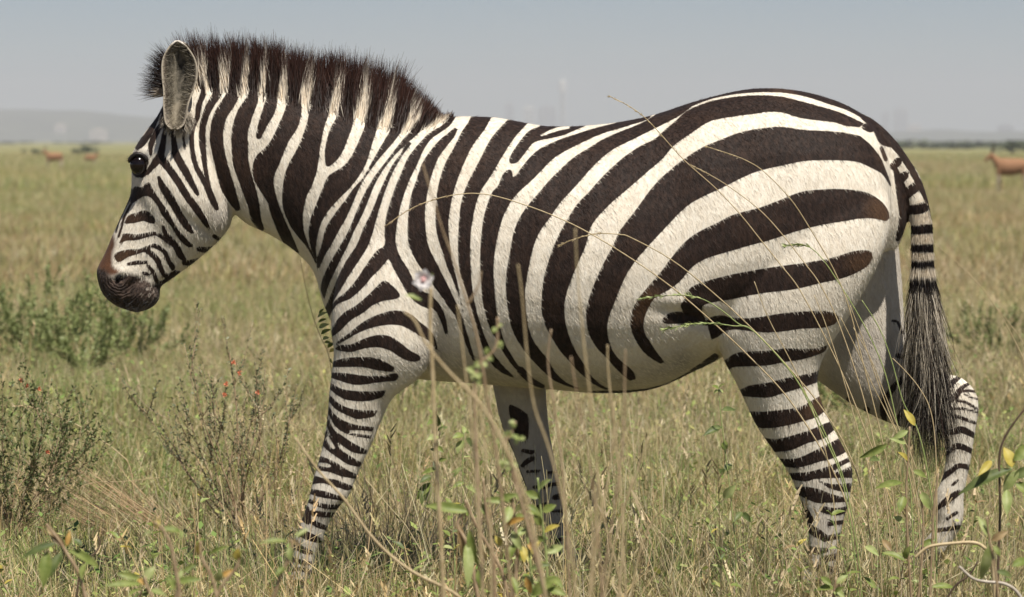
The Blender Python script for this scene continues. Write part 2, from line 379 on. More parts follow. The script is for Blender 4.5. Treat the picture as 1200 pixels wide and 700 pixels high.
# ------------------------------------------------------------------ the zebra: lofted masses fused into one skin
def loft(stations, sub=5, nseg=28, egg=0.0, power=1.0):
    """stations: ax, ay, bx, by, y, half width - two outline points and the sideways extent"""
    S = catmull(np.array(stations, float), sub)
    th = np.linspace(0, 2 * np.pi, nseg, endpoint=False)
    V, Fc = [], []
    for s in S:
        k = (CAM_D + s[4]) / CAM_D
        a = np.array([(s[0] - 600) / PPM * k, CAM_H - (s[1] - 165) / PPM * k])
        b = np.array([(s[2] - 600) / PPM * k, CAM_H - (s[3] - 165) / PPM * k])
        mid, half = (a + b) / 2, (a - b) / 2
        c = np.sign(np.cos(th)) * np.abs(np.cos(th)) ** power - egg * np.sin(th) ** 2
        sn = np.sign(np.sin(th)) * np.abs(np.sin(th)) ** power
        V.append(np.stack([mid[0] + c * half[0], s[4] + s[5] * sn, mid[1] + c * half[1]], 1))
    n = len(S)
    V = np.vstack(V)
    for i in range(n - 1):
        for j in range(nseg):
            j2 = (j + 1) % nseg
            Fc.append((i * nseg + j, i * nseg + j2, (i + 1) * nseg + j2, (i + 1) * nseg + j))
    c0, c1 = len(V), len(V) + 1
    V = np.vstack([V, V[:nseg].mean(0), V[(n - 1) * nseg:n * nseg].mean(0)])
    for j in range(nseg):
        Fc.append((c0, (j + 1) % nseg, j)); Fc.append((c1, (n - 1) * nseg + j, (n - 1) * nseg + (j + 1) % nseg))
    return V, Fc

trunk = [(205,112,255,215,0,.060),(228,92,272,245,0,.072),(258,88,288,262,0,.078),(300,92,315,275,0,.086),(345,102,345,294,0,.100),
         (395,114,368,319,0,.120),(445,128,384,368,0,.145),(495,138,420,425,0,.170),(540,136,480,443,0,.197),(585,138,560,450,0,.225),
         (640,147.5,640,456,0,.250),(700,146,705,461,0,.265),(760,136,765,456,0,.270),(820,117,820,432,0,.262),(880,104,865,410,0,.25),
         (935,106,920,395,0,.235),(985,120,975,372,0,.21),(1015,138,1015,335,0,.17),(1034,163,1034,290,0,.115),(1043,200,1043,255,0,.05)]
head = [(208,98,240,165,0,.045),(198,109,258,195,0,.072),(184,136,272,232,0,.086),(168,157,271,262,0,.090),(155,180,258,281,0,.088),
        (154,204,244,294,0,.077),(153,226,229,307,0,.066),(146,244,214,318,0,.058),(138,261,202,327,0,.053),(130,279,193,333,0,.051),
        (121,300,187,338,0,.051),(113,316,188,346,0,.054),(115,332,184,356,0,.051),(121,346,174,363,0,.043),(134,358,160,367,0,.027)]
near_fore = [(440,220,515,230,-.09,.05),(405,300,528,300,-.115,.066),(392,345,528,345,-.125,.075),(388,385,518,388,-.13,.072),(391,412,503,426,-.132,.065),
             (388,438,488,446,-.132,.057),(385,466,461,466,-.13,.049),(383,492,448,492,-.128,.042),(379,516,438,516,-.126,.037),
             (373,540,427,540,-.125,.034),(367,560,417,562,-.125,.033),(363,578,410,580,-.125,.034),(358,596,396,596,-.125,.031),
             (351,614,386,614,-.125,.025),(345,634,377,636,-.125,.0215),(343,650,370,651,-.125,.020),(341,664,367,666,-.125,.023),
             (337,676,365,679,-.125,.025),(333,687,359,690,-.125,.023),(329,696,359,699,-.125,.026),(327,702,360,704,-.125,.027)]
far_fore = [(560,370,640,370,.09,.06),(572,430,641,430,.11,.06),(579,460,640,458,.12,.053),(584,486,642,486,.12,.044),(592,510,645,510,.12,.038),
            (602,532,649,532,.12,.034),(610,556,654,556,.12,.033),(620,580,658,578,.12,.031),(632,602,661,602,.12,.024),(644,624,666,622,.12,.021),
            (652,642,673,640,.12,.022),(656,656,683,654,.12,.025),(661,668,688,667,.12,.023),(662,680,693,678,.12,.025),(662,688,696,686,.12,.027)]
near_hind = [(860,190,1022,185,-.08,.07),(836,250,1042,235,-.115,.098),(826,310,1041,275,-.130,.106),(826,352,1026,315,-.138,.106),(833,384,998,366,-.142,.097),
             (841,402,976,400,-.143,.087),(850,426,963,424,-.142,.076),(866,456,958,452,-.14,.064),(885,497,970,488,-.137,.052),
             (907,530,988,522,-.135,.044),(921,550,998,545,-.135,.040),(931,570,999,566,-.135,.037),(939,590,995,588,-.135,.032),
             (945,612,988,614,-.135,.026),(947,635,983,637,-.135,.023),(946,655,980,657,-.135,.023),(941,670,978,673,-.135,.026),
             (936,684,970,687,-.135,.024),(930,696,966,699,-.135,.027),(928,702,966,705,-.135,.028)]
far_hind = [(1036,200,900,260,.10,.085),(1050,265,905,360,.12,.098),(1057,330,925,420,.135,.094),(1061,385,962,449,.138,.080),(1072,418,1005,478,.135,.064),
            (1088,432,1050,499,.132,.051),(1106,437,1085,505,.13,.043),(1128,443,1100,507,.13,.038),(1144,460,1106,504,.13,.036),(1147,480,1106,502,.13,.033),
            (1143,506,1106,510,.13,.030),(1139,532,1108,534,.13,.026),(1135,555,1105,556,.13,.024),(1130,578,1096,580,.13,.025),
            (1130,600,1095,598,.13,.026),(1127,616,1097,612,.13,.026),(1118,632,1090,625,.13,.023),(1110,646,1079,636,.13,.026),(1107,651,1075,640,.13,.027)]
tail = [(1012,134,1000,165,0,.03),(1022,139,1008,168,0,.034),(1038,152,1026,178,0,.034),(1054,170,1037,192,-.005,.032),(1068,190,1045,208,-.01,.028),
        (1079,208,1053,222,-.015,.025),(1087,232,1062,238,-.02,.023),(1091,258,1067,258,-.02,.022),(1092,290,1068,290,-.02,.022),
        (1092,320,1069,320,-.02,.021),(1090,360,1072,360,-.02,.016),(1088,400,1077,400,-.02,.009)]
dock = [(1040,172,1000,180,0,.045),(1052,200,1000,212,0,.065),(1061,235,1000,248,0,.070),(1062,262,1000,278,0,.055),(1052,292,1000,300,0,.03)]
AV, AF, off = [], [], 0
for st, egg, sub in ((dock, 0, 4), (trunk, .10, 6), (head, .06, 5), (near_fore, 0, 5), (far_fore, 0, 5), (near_hind, 0, 5), (far_hind, 0, 5), (tail, 0, 5)):
    v, f = loft(st, sub, 32, egg)
    AV.append(v); AF += [tuple(i + off for i in q) for q in f]; off += len(v)
src = mesh_obj("skin_source", np.vstack(AV), AF)
md = src.modifiers.new("fuse", 'REMESH'); md.mode = 'VOXEL'; md.voxel_size = 0.0052; md.adaptivity = 0
md = src.modifiers.new("relax", 'SMOOTH'); md.factor = 0.5; md.iterations = 20
dg = bpy.context.evaluated_depsgraph_get()
me_body = bpy.data.meshes.new_from_object(src.evaluated_get(dg))
bpy.data.objects.remove(src)
me_body.name = "body"

def co_no(me):
    co = np.empty(len(me.vertices) * 3, np.float32); me.vertices.foreach_get("co", co)
    no = np.empty(len(me.vertices) * 3, np.float32); me.vertices.foreach_get("normal", no)
    return co.reshape(-1, 3), no.reshape(-1, 3)
def ease_(x): return x * x * (3 - 2 * x)
co, no = co_no(me_body)
# modelled relief: muscle, bone and folds (px, py, radius x, radius y, angle, height in mm); on both flanks
u, v = side_uv(co)
relief = np.zeros(len(co))
facing = np.clip(np.abs(no[:, 1]) * 1.6 - 0.1, 0, 1)
for px, py, rx, ry, ang, h in ((228,236,26,22,40,7), (236,268,26,4,38,-4), (252,246,5,22,14,-4), (205,262,30,5,52,2.5), (176,240,26,4,62,2), (190,226,26,6,58,-2), (163,178,10,4,0,4), (162,193,12,10,0,-7), (178,270,34,9,58,-2.5), (140,327,5,3,-25,-11), (138,321,8,3,-25,4), (130,340,11,13,0,3), (170,347,12,10,0,4),
        (148,354,4.5,13,2,-9), (151,338,4.5,6,25,-7), (161,331,9,4,-20,-6), (186,333,8,2.5,-35,-3),
        (430,330,45,70,-25,7), (500,330,10,70,8,-6), (470,410,34,20,15,6), (512,405,8,40,5,-7), (470,250,26,70,25,4), (395,250,30,80,30,3),
        (300,200,12,70,-12,-2.5), (330,190,14,80,-20,2),
        (815,372,26,7,12,-10), (795,356,26,8,10,4), (835,405,12,30,-15,5), (900,330,70,60,0,5), (940,170,60,28,5,6), (880,200,26,26,0,-4),
        (990,300,30,70,20,4), (820,190,22,30,0,5), (800,260,30,60,0,-5), (930,500,10,60,-20,-2), (965,505,5,40,-20,-2.5), (990,550,8,10,0,3),
        (425,480,7,60,12,-2.5), (400,500,10,50,8,2), (388,582,14,10,0,2)) + tuple((600 + 27 * i, 300 + 3 * i, 5, 95, 9, 1.6) for i in range(7)):
    a = R(ang); dx, dy = u - px, v - py
    s, t = (dx * math.cos(a) + dy * math.sin(a)) / rx, (-dx * math.sin(a) + dy * math.cos(a)) / ry
    h *= 1.5 if px > 300 else 1.15
    relief += h * 1e-3 * np.exp(-0.5 * (s * s + t * t)) * 1.0
far_leg = (co[:, 1] > 0.0) & (v > 470)
relief[far_leg] *= 0.2
co = co + no * (relief * facing)[:, None]
me_body.vertices.foreach_set("co", co.astype(np.float32).ravel()); me_body.update()
me_body.polygons.foreach_set("use_smooth", np.ones(len(me_body.polygons), bool))
zebra = empty("zebra", (0, 0, 0))
tag(zebra, "striped zebra walking through dry grass with its head lowered", "zebra")
body = bpy.data.objects.new("body", me_body); col.objects.link(body); body.parent = zebra

co, no = co_no(me_body)
u, v = side_uv(co)
kf = CAM_D / (CAM_D + co[:, 1]); uf, vf = 600 + co[:, 0] * PPM * kf, 165 + (CAM_H - co[:, 2]) * PPM * kf
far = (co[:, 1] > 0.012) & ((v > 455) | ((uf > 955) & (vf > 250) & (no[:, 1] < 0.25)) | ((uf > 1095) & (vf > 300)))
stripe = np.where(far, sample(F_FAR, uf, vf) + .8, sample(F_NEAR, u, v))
# inner faces of the near legs are plain pale; the stripes fade out there
inner = (co[:, 1] < -0.02) & (no[:, 1] > 0.35) & (v > 400)
stripe = np.where(inner, np.maximum(stripe, 3.0), stripe)
brown = ease_(np.clip(0.55 - sample(F_BROWN, u, v) / 26, 0, 1)) * ~far
MUZ, RUST, GREY, SCUFF = [], [], [], []
L("176,340,8; 172,347,12; 180,352,8; 184,344,5", SCUFF); L("166,330,5", SCUFF)
G("104,316; 122,316; 132,326; 141,325; 149,321; 158,322; 168,326; 178,331; 188,332; 204,336; 190,380; 120,380; 100,340", MUZ)
G("128,268; 134,278; 135,288; 132,298; 133,312; 142,318; 130,324; 114,320; 104,312; 112,290", RUST)
L("262,254,22; 274,258,16; 246,274,16", GREY); L("510,420,40; 560,436,30; 660,446,26; 740,444,24; 800,424,30", GREY); L("1020,420,60; 1000,460,40; 1040,470,40", GREY)  # dusty throat and belly; belly and inner-thigh shade painted in as grey
muz = np.clip(0.5 - sample(field(MUZ), u, v) / 5, 0, 1)
rust = np.clip(0.5 - sample(field(RUST), u, v) / 5, 0, 1)
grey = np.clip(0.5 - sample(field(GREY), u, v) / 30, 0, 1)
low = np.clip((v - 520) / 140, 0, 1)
for nm, arr in (("stripe", stripe), ("brown", brown), ("muzzle", muz), ("rust", rust), ("scuff", np.clip(0.5 - sample(field(SCUFF), u, v) / 7, 0, 1)), ("dirt_shade", np.clip(grey + 0.7 * low + np.where(far, np.where(uf < 800, .9, np.where(uf < 1090, .55, 0)), 0), 0, 1))):  # real grey low down, plus shade painted on the far legs
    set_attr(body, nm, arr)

def coat_material():
    m = NT("zebra_coat")
    fine = m.noise(420, m.coords("Object", (1, 1, .30), (0, R(-28), 0)), 2, .6)
    mid = m.noise(110, m.coords("Object", (1, 1, .45), (0, R(-28), 0)), 3, .6)
    broad = m.noise(9, m.coords(), 4, .6)
    sd = m.attr("stripe")
    sd = m.math('ADD', sd, m.math('MULTIPLY', m.math('SUBTRACT', fine, .5), 1.3))
    sd = m.math('ADD', sd, m.math('MULTIPLY', m.math('SUBTRACT', mid, .5), .8))
    dark = m.ramp(sd, -0.2, 1.2, 1.0, 0.0)
    white = m.mix(m.ramp(mid, .3, .75), (.69, .61, .49), (.79, .73, .62))
    white = m.mix(m.math('MULTIPLY', m.ramp(broad, .45, .75), .30), white, (.58, .48, .35))
    white = m.mix(m.math('MULTIPLY', m.attr("dirt_shade"), m.ramp(broad, .2, .6, .35, .95)), white, (.32, .285, .25))
    white = m.mix(m.math('MULTIPLY', m.ramp(fine, .56, .72), .35), white, (.40, .33, .26))
    black = m.mix(m.ramp(mid, .35, .75), (.015, .0085, .006), (.038, .021, .014))
    black = m.mix(m.math('MULTIPLY', m.ramp(broad, .5, .8), .5), black, (.048, .024, .013))
    black = m.mix(m.attr("brown"), black, m.mix(fine, (.030, .016, .009), (.105, .056, .028)))
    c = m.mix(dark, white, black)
    rustc = m.mix(mid, (.050, .022, .012), (.14, .062, .030))
    c = m.mix(m.attr("rust"), c, rustc)
    speck = m.math('MULTIPLY', m.ramp(m.noise(120, m.coords(), 3, .7), .50, .62), m.attr("scuff"))
    muzc = m.mix(m.ramp(mid, .3, .7), (.020, .013, .010), (.075, .050, .037))
    c = m.mix(m.attr("muzzle"), c, m.mix(speck, muzc, (.34, .29, .24)))
    wv = m.node("ShaderNodeTexWave", wave_type='RINGS', rings_direction='Y')
    wv.inputs["Scale"].default_value = 42; wv.inputs["Distortion"].default_value = 5; wv.inputs["Detail"].default_value = 3; wv.inputs["Detail Scale"].default_value = 2
    mpv = m.node("ShaderNodeMapping"); m.l.new(m.coords(), mpv.inputs[0]); mpv.inputs["Location"].default_value = (.915, 0, -.78); m.l.new(mpv.outputs[0], wv.inputs["Vector"])
    h = m.math('ADD', m.math('MULTIPLY', fine, .6), mid)
    h = m.math('ADD', h, m.math('MULTIPLY', wv.outputs["Fac"], m.math('MULTIPLY', m.attr("muzzle"), .9)))
    return m.out(c, m.mix(dark, (.75, .75, .75), (.62, .62, .62)), m.bump(h, .5, .004), .16, .04)
COAT = coat_material()
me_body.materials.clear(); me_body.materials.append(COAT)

def hair_material(name, rough=.55):
    m = NT(name)
    return m.out(m.attr("tint", "Color"), rough, None, .25, trans=.35)
HAIR = hair_material("hair")
chm = NT("coat_hair"); COAT_HAIR = chm.out(chm.attr("tint", "Color"), .65, None, .15)

def strands(name, root, direc, length, width, tint_fn, parent, bend=None, seg=4, mat=None, flat=None):
    """each hair a tapered ribbon; tint_fn(points, t) gives its colour"""
    n = len(root)
    direc = direc / np.linalg.norm(direc, axis=1, keepdims=True)
    side = np.cross(direc, rng.normal(size=(n, 3)) if flat is None else flat + rng.normal(0, .15, (n, 3))); side /= np.linalg.norm(side, axis=1, keepdims=True)
    if bend is None: bend = rng.normal(size=(n, 3)) * .08
    V, T = [], []
    for i in range(seg + 1):
        t = i / seg
        c = root + direc * (length * t)[:, None] + bend * (length * t * t)[:, None]
        w = width * (1 - .85 * t)
        V += [c - side * w[:, None] / 2, c + side * w[:, None] / 2]
        k = tint_fn(c, t); T += [k, k]
    V = np.stack(V, 1).reshape(-1, 3); T = np.stack(T, 1).reshape(-1, 3)
    base = (np.arange(n) * (2 * seg + 2))[:, None, None]
    q = np.array([(2 * i, 2 * i + 1, 2 * i + 3, 2 * i + 2) for i in range(seg)])[None]
    o = mesh_obj(name, V, (base + q).reshape(-1, 4), mat or HAIR, parent)
    set_attr(o, "tint", np.hstack([T, np.ones((len(T), 1))]), 'FLOAT_COLOR')
    return o

def ease(x, a, b): return np.clip((x - a) / (b - a), 0, 1)
# mane: tufts of stiff hair standing on the crest
crest = catmull(np.array([(206,118),(214,106),(235,99),(260,95),(300,98),(345,108),(395,121),(445,135),(495,145),(524,143)], float), 8)
top = np.array([(206,70),(225,47),(245,42),(290,46),(340,54),(380,62),(425,69),(452,77),(474,96),(492,114),(508,128),(524,138)], float)
arc = np.r_[0, np.cumsum(np.hypot(*np.diff(crest, axis=0).T))]
NT_, PER = 330, 44
tuft = np.sort(rng.uniform(0, 1, NT_))
t_all = np.repeat(tuft, PER) + rng.normal(0, .0050, NT_ * PER); t_all = np.clip(t_all, 0, 1)
cx, cy = np.interp(t_all * arc[-1], arc, crest[:, 0]), np.interp(t_all * arc[-1], arc, crest[:, 1])
tcx = np.interp(tuft * arc[-1], arc, crest[:, 0])
lean_t = np.interp(tcx, [206, 240, 300, 420, 480, 530], [-.45, -.22, -.04, .06, .26, .75]) + rng.normal(0, .07, NT_)
nP = len(me_body.polygons)
pc = np.empty(nP * 3, np.float32); me_body.polygons.foreach_get("center", pc); pc = pc.reshape(-1, 3)
pa = np.empty(nP, np.float32); me_body.polygons.foreach_get("area", pa)
pnn = np.empty(nP * 3, np.float32); me_body.polygons.foreach_get("normal", pnn); pnn = pnn.reshape(-1, 3)
pu, pv = 600 + pc[:, 0] * PPM, 165 + (CAM_H - pc[:, 2]) * PPM
zone = np.where((pu > 208) & (pu < 528) & (pv < np.interp(pu, crest[:, 0], crest[:, 1]) + np.interp(pu, [208, 260, 470, 528], [4, 24, 22, 3])))[0]
zw = pa[zone].astype(float) * np.clip((np.interp(pu[zone], crest[:, 0], crest[:, 1]) + np.interp(pu[zone], [208, 260, 470, 528], [4, 24, 22, 3]) - pv[zone]) / 16, 0.02, 1)
nm = NT_ * PER
pk_ = np.sort(rng.choice(zone, nm, p=zw / zw.sum()))
pk_ = pk_[np.argsort(pc[pk_, 0] + rng.normal(0, .004, nm))]
rootp = pc[pk_] + rng.normal(0, .0025, (nm, 3)) * np.array((1, .3, 1))
cx, cy = 600 + rootp[:, 0] * PPM, 165 + (CAM_H - rootp[:, 2]) * PPM
tcx = cx.reshape(NT_, PER).mean(1)
lean_t = np.interp(tcx, [206, 240, 300, 420, 480, 530], [-.45, -.22, -.04, .06, .26, .60]) + rng.normal(0, .09, NT_)
ypos = rootp[:, 1]
sdn = 0
lean = np.repeat(lean_t, PER) + (tcx.repeat(PER) - cx) * .017 + rng.normal(0, .030, NT_ * PER)
dirs = np.stack([lean, -ypos * 8 + np.repeat(rng.normal(0, .05, NT_), PER), np.ones(NT_ * PER)], 1)
hgt = (cy - np.interp(cx, top[:, 0], top[:, 1])) / PPM
length = np.clip(hgt, .012, 1) * np.repeat(rng.uniform(.72, 1.12, NT_), PER) * (1.04 - .38 * rng.uniform(0, 1, NT_ * PER) ** 2) * np.sqrt(1 + lean ** 2)
tipcut = np.repeat(rng.uniform(.40, .74, NT_), PER) + rng.normal(0, .07, NT_ * PER)
dk = np.array((.018, .011, .008)) + rng.uniform(0, .018, (NT_ * PER, 1)) * np.array((1.5, .8, .6))
wt = np.array((.90, .80, .65)) * rng.uniform(.75, 1.1, (NT_ * PER, 1))
tipc = np.array((.065, .028, .019)) * rng.uniform(.5, 1.3, (NT_ * PER, 1))
jit = rng.normal(0, 1.6, NT_ * PER)
def mane_tint(c, t):
    uu = 600 + c[:, 0] * PPM + jit * .6
    vv = np.maximum(165 + (CAM_H - c[:, 2]) * PPM, 62)
    s = sample(F_NEAR, uu, vv) - 1.3 - 1.6 * t
    base = np.where((s < 0)[:, None], dk, wt)
    return base + (tipc - base) * ease(t, tipcut - .1, tipcut + .1)[:, None]
mane = strands("mane", rootp, dirs, length, rng.uniform(.0013, .0026, NT_ * PER), mane_tint, zebra)
# forelock in front of the ears
nf = 900
a = rng.uniform(0, 1, nf)
rp = np.stack([(200 + 6 * a - 600) / PPM, rng.uniform(-.02, .02, nf), CAM_H - (112 - 34 * a - 165) / PPM], 1)
ang = np.interp(a, [0, 1], [R(183), R(132)]) + rng.normal(0, .10, nf)
d_ = np.stack([np.cos(ang), rng.normal(0, .08, nf), np.sin(ang)], 1)
wf, df = (np.array((.55, .46, .36)), np.array((.03, .018, .014)))
lf = rng.uniform(.05, .078, nf)
whitef = a < .22
forelock = strands("forelock", rp, d_, lf, rng.uniform(.0010, .0020, nf),
                   lambda c, t: np.where((whitef & (t < .75))[:, None], wf, df) * rng.uniform(.7, 1.2, (nf, 1)), zebra)
# tail tuft
nt = 9500
a = rng.uniform(0, 1, nt)
ty = 232 + 172 * a ** .8
half = np.interp(ty, [232, 285, 330, 400], [11.5, 11.5, 10.5, 5])
th = rng.uniform(0, 2 * np.pi, nt)
mx = np.interp(ty, [232, 258, 330, 400], [1074, 1079, 1081, 1083])
rp = np.stack([(mx + half * np.cos(th) - 600) / PPM, -.02 + half / PPM * np.sin(th), CAM_H - (ty - 165) / PPM], 1)
flare = np.interp(ty, [232, 300, 335, 370, 405], [.20, .28, .46, .36, .22])
d_ = np.stack([np.cos(th) * flare + np.interp(ty, [232, 330, 405], [.0, .03, .07]) + rng.normal(0, .09, nt), np.sin(th) * flare + rng.normal(0, .09, nt), -np.ones(nt)], 1)
lt = np.interp(ty, [232, 300, 325, 350, 404], [.014, .03, .12, .20, .31]) * rng.uniform(.55, 1.12, nt)
pale = rng.uniform(0, 1, nt) < np.interp(ty, [300, 345, 374, 405], [.62, .75, .45, .06])
browny = rng.uniform(0, 1, (nt, 1)) ** 3 * np.where(np.cos(th) > .2, 1.0, .35)[:, None]
palec = np.array((.66, .58, .46)) * rng.uniform(.6, 1.1, (nt, 1))
def tail_tint(c, t):
    base = np.where(pale[:, None], palec, np.array((.010, .008, .0075)) + browny * np.array((.055, .024, .014)))
    s = sample(F_NEAR, np.clip(600 + c[:, 0] * PPM, 1068, 1090), np.clip(165 + (CAM_H - c[:, 2]) * PPM, 225, 328))
    return np.where((ty < 325)[:, None], np.where((s > 0)[:, None], palec * 1.25, np.array((.016, .011, .009))), base)
tuft_o = strands("tail_tuft", rp, d_, lt, np.interp(ty, [232, 330, 405], [.0010, .0016, .0026]) * rng.uniform(.7, 1.2, nt), tail_tint, zebra,
                 bend=np.stack([-np.cos(th) * flare * .85 + rng.normal(0, .10, nt), -np.sin(th) * flare * .8, np.zeros(nt)], 1), seg=6)

# short coat hair lying along the skin
npick = 130000
co, no = co_no(me_body)
ar = np.empty(len(me_body.polygons), np.float32); me_body.polygons.foreach_get("area", ar)
ctr = np.empty(len(me_body.polygons) * 3, np.float32); me_body.polygons.foreach_get("center", ctr); ctr = ctr.reshape(-1, 3)
pn = np.empty(len(me_body.polygons) * 3, np.float32); me_body.polygons.foreach_get("normal", pn); pn = pn.reshape(-1, 3)
lst = np.empty(len(me_body.polygons), np.int32); me_body.polygons.foreach_get("loop_start", lst)
lvi = np.empty(len(me_body.loops), np.int32); me_body.loops.foreach_get("vertex_index", lvi)
pick = rng.choice(len(ar), npick, p=(ar / ar.sum()).astype(float) / (ar / ar.sum()).astype(float).sum())
rp = ctr[pick] + (co[lvi[lst[pick]]] - ctr[pick]) * rng.uniform(-.9, .9, (npick, 1))
nn = pn[pick]
hv_ = stripe[lvi[lst[pick]]]
hu, hvv = side_uv(rp)
flow = np.stack([np.interp(hu, [100, 240, 330, 600, 1000], [-.35, .3, .6, .75, .5]), np.zeros(npick), np.full(npick, -.8)], 1)
flow = np.where((hvv > 470)[:, None], np.array((.05, 0, -1.)), flow)
flow -= nn * (flow * nn).sum(1, keepdims=True)
hdir = flow / (np.linalg.norm(flow, axis=1, keepdims=True) + 1e-6) + nn * rng.uniform(.06, .30, (npick, 1)) + rng.normal(0, .13, (npick, 3))
u_, v_ = hu, hvv
kk_ = CAM_D / (CAM_D + rp[:, 1])
sdh = np.where(far[lvi[lst[pick]]], sample(F_FAR, 600 + rp[:, 0] * PPM * kk_, 165 + (CAM_H - rp[:, 2]) * PPM * kk_), sample(F_NEAR, u_, v_))
mzh = np.clip(muz[lvi[lst[pick]]] + rust[lvi[lst[pick]]], 0, 1); brh = brown[lvi[lst[pick]]][:, None]
keep = (mzh < .3) & (v_ < 690)
lowk = np.clip(np.clip((v_ - 520) / 140, 0, 1) * np.where(hu > 1090, .3, 1) + np.where(far[lvi[lst[pick]]], np.where(hu < 800, .9, np.where(hu < 1090, .5, 0)), 0), 0, 1)[:, None]  # greyer low legs; far-leg hair greyed to match the painted shade
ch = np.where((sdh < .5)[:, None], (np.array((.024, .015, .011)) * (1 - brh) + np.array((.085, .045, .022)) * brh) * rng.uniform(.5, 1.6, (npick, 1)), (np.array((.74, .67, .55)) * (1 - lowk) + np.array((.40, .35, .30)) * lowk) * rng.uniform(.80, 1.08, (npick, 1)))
ch = ch[keep]; nk = int(keep.sum())
strands("coat_hair", rp[keep], hdir[keep], rng.uniform(.006, .0125, nk), np.full(nk, .0011), lambda q, t: ch, zebra, seg=1, flat=nn[keep], mat=COAT_HAIR, bend=np.zeros((nk, 3)))

# eyes
me_ = NT("eye_gloss")
eye_mat = me_.out((.010, .006, .005), .16, None, .35)
lid = NT("eyelid_skin"); lid_mat = lid.out(lid.mix(lid.noise(60), (.012, .009, .008), (.035, .026, .022)), .5)
def uv_sphere(rx, ry, rz, nu=24, nv=14):
    V = [(rx * math.sin(math.pi * j / nv) * math.cos(2 * math.pi * i / nu), ry * math.sin(math.pi * j / nv) * math.sin(2 * math.pi * i / nu), rz * math.cos(math.pi * j / nv))
         for j in range(nv + 1) for i in range(nu)]
    Fc = [(j * nu + i, j * nu + (i + 1) % nu, (j + 1) * nu + (i + 1) % nu, (j + 1) * nu + i) for j in range(nv) for i in range(nu)]
    return np.array(V), Fc
def tube(path, radii, n=8):
    path = np.asarray(path, float); radii = np.broadcast_to(radii, len(path))
    V, Fc = [], []
    tang = np.gradient(path, axis=0); tang /= np.linalg.norm(tang, axis=1, keepdims=True) + 1e-12
    ref = np.array((0.31, 0.83, 0.46)) if abs(tang[0] @ np.array((0.31, 0.83, 0.46))) < .9 else np.array((1., 0, 0))
    nrm = np.cross(tang[0], ref); nrm /= np.linalg.norm(nrm)
    for i, (p, t) in enumerate(zip(path, tang)):
        nrm = nrm - t * (nrm @ t); nrm /= np.linalg.norm(nrm) + 1e-12
        bi = np.cross(t, nrm)
        for k in range(n):
            a_ = 2 * math.pi * k / n
            V.append(p + radii[i] * (math.cos(a_) * nrm + math.sin(a_) * bi))
    for i in range(len(path) - 1):
        for k in range(n):
            Fc.append((i * n + k, i * n + (k + 1) % n, (i + 1) * n + (k + 1) % n, (i + 1) * n + k))
    Fc.append(tuple(range(n - 1, -1, -1))); Fc.append(tuple(range((len(path) - 1) * n, len(path) * n)))
    return np.array(V), Fc
for sgn in (-1, 1):
    c = at(162.5, 193, -.060); c.y = abs(c.y) * sgn
    V, Fc = uv_sphere(.0205, .020, .0235)
    e = mesh_obj("eye", V, Fc, eye_mat, zebra); e.location = c
    arcp = [(c.x + .0215 * math.cos(t), c.y + sgn * (.013 - .004 * abs(math.cos(t))), c.z + .004 + .0205 * math.sin(t)) for t in np.linspace(R(5), R(180), 14)]
    V, Fc = tube(arcp, [.002] + [.0045] * 12 + [.002], 8)
    mesh_obj("eyelid", V, Fc, lid_mat, zebra)
    nl = 60
    tt = rng.uniform(R(25), R(165), nl)
    rp = np.stack([c.x + .022 * np.cos(tt), np.full(nl, c.y + sgn * .016), c.z + .004 + .021 * np.sin(tt)], 1)
    strands("eyelash", rp, np.stack([np.cos(tt) * .6 - .35, np.full(nl, sgn * 1.), -.25 + rng.normal(0, .2, nl)], 1), rng.uniform(.012, .022, nl), np.full(nl, .0007),
            lambda q, t: np.full((nl, 3), .012), zebra, seg=2)

# nostrils, chin whiskers
nm_ = NT("nostril_dark"); nost_mat = nm_.out((.006, .005, .005), .7, None, .1)
for sgn in (-1, 1):
    c = at(138.5, 327, -.0505); c.y = abs(c.y) * sgn
    path = [(c.x + .012 * (t - .4), c.y + sgn * (-.001 - .010 * (t - .5) ** 2), c.z + .005 * math.sin(2.6 * t) + .009 * t - .006) for t in np.linspace(0, 1, 9)]
    V, Fc = tube(path, [.001, .0028, .0042, .0050, .0050, .0044, .0034, .0022, .001], 8)
    mesh_obj("nostril", V, Fc, nost_mat, zebra)
nw_ = 170
wx = rng.uniform(120, 186, nw_); wy = np.interp(wx, [120, 148, 186], [340, 358, 350]) + rng.normal(0, 5, nw_)
rp = np.stack([(wx - 600) / PPM, -rng.uniform(.02, .046, nw_), CAM_H - (wy - 165) / PPM], 1)
strands("whisker", rp, np.stack([rng.normal(-.2, .5, nw_), -rng.uniform(.2, 1, nw_), -rng.uniform(.2, 1, nw_)], 1), rng.uniform(.012, .034, nw_), np.full(nw_, .0006), lambda q, t: np.full((nw_, 3), .05), zebra, seg=3)

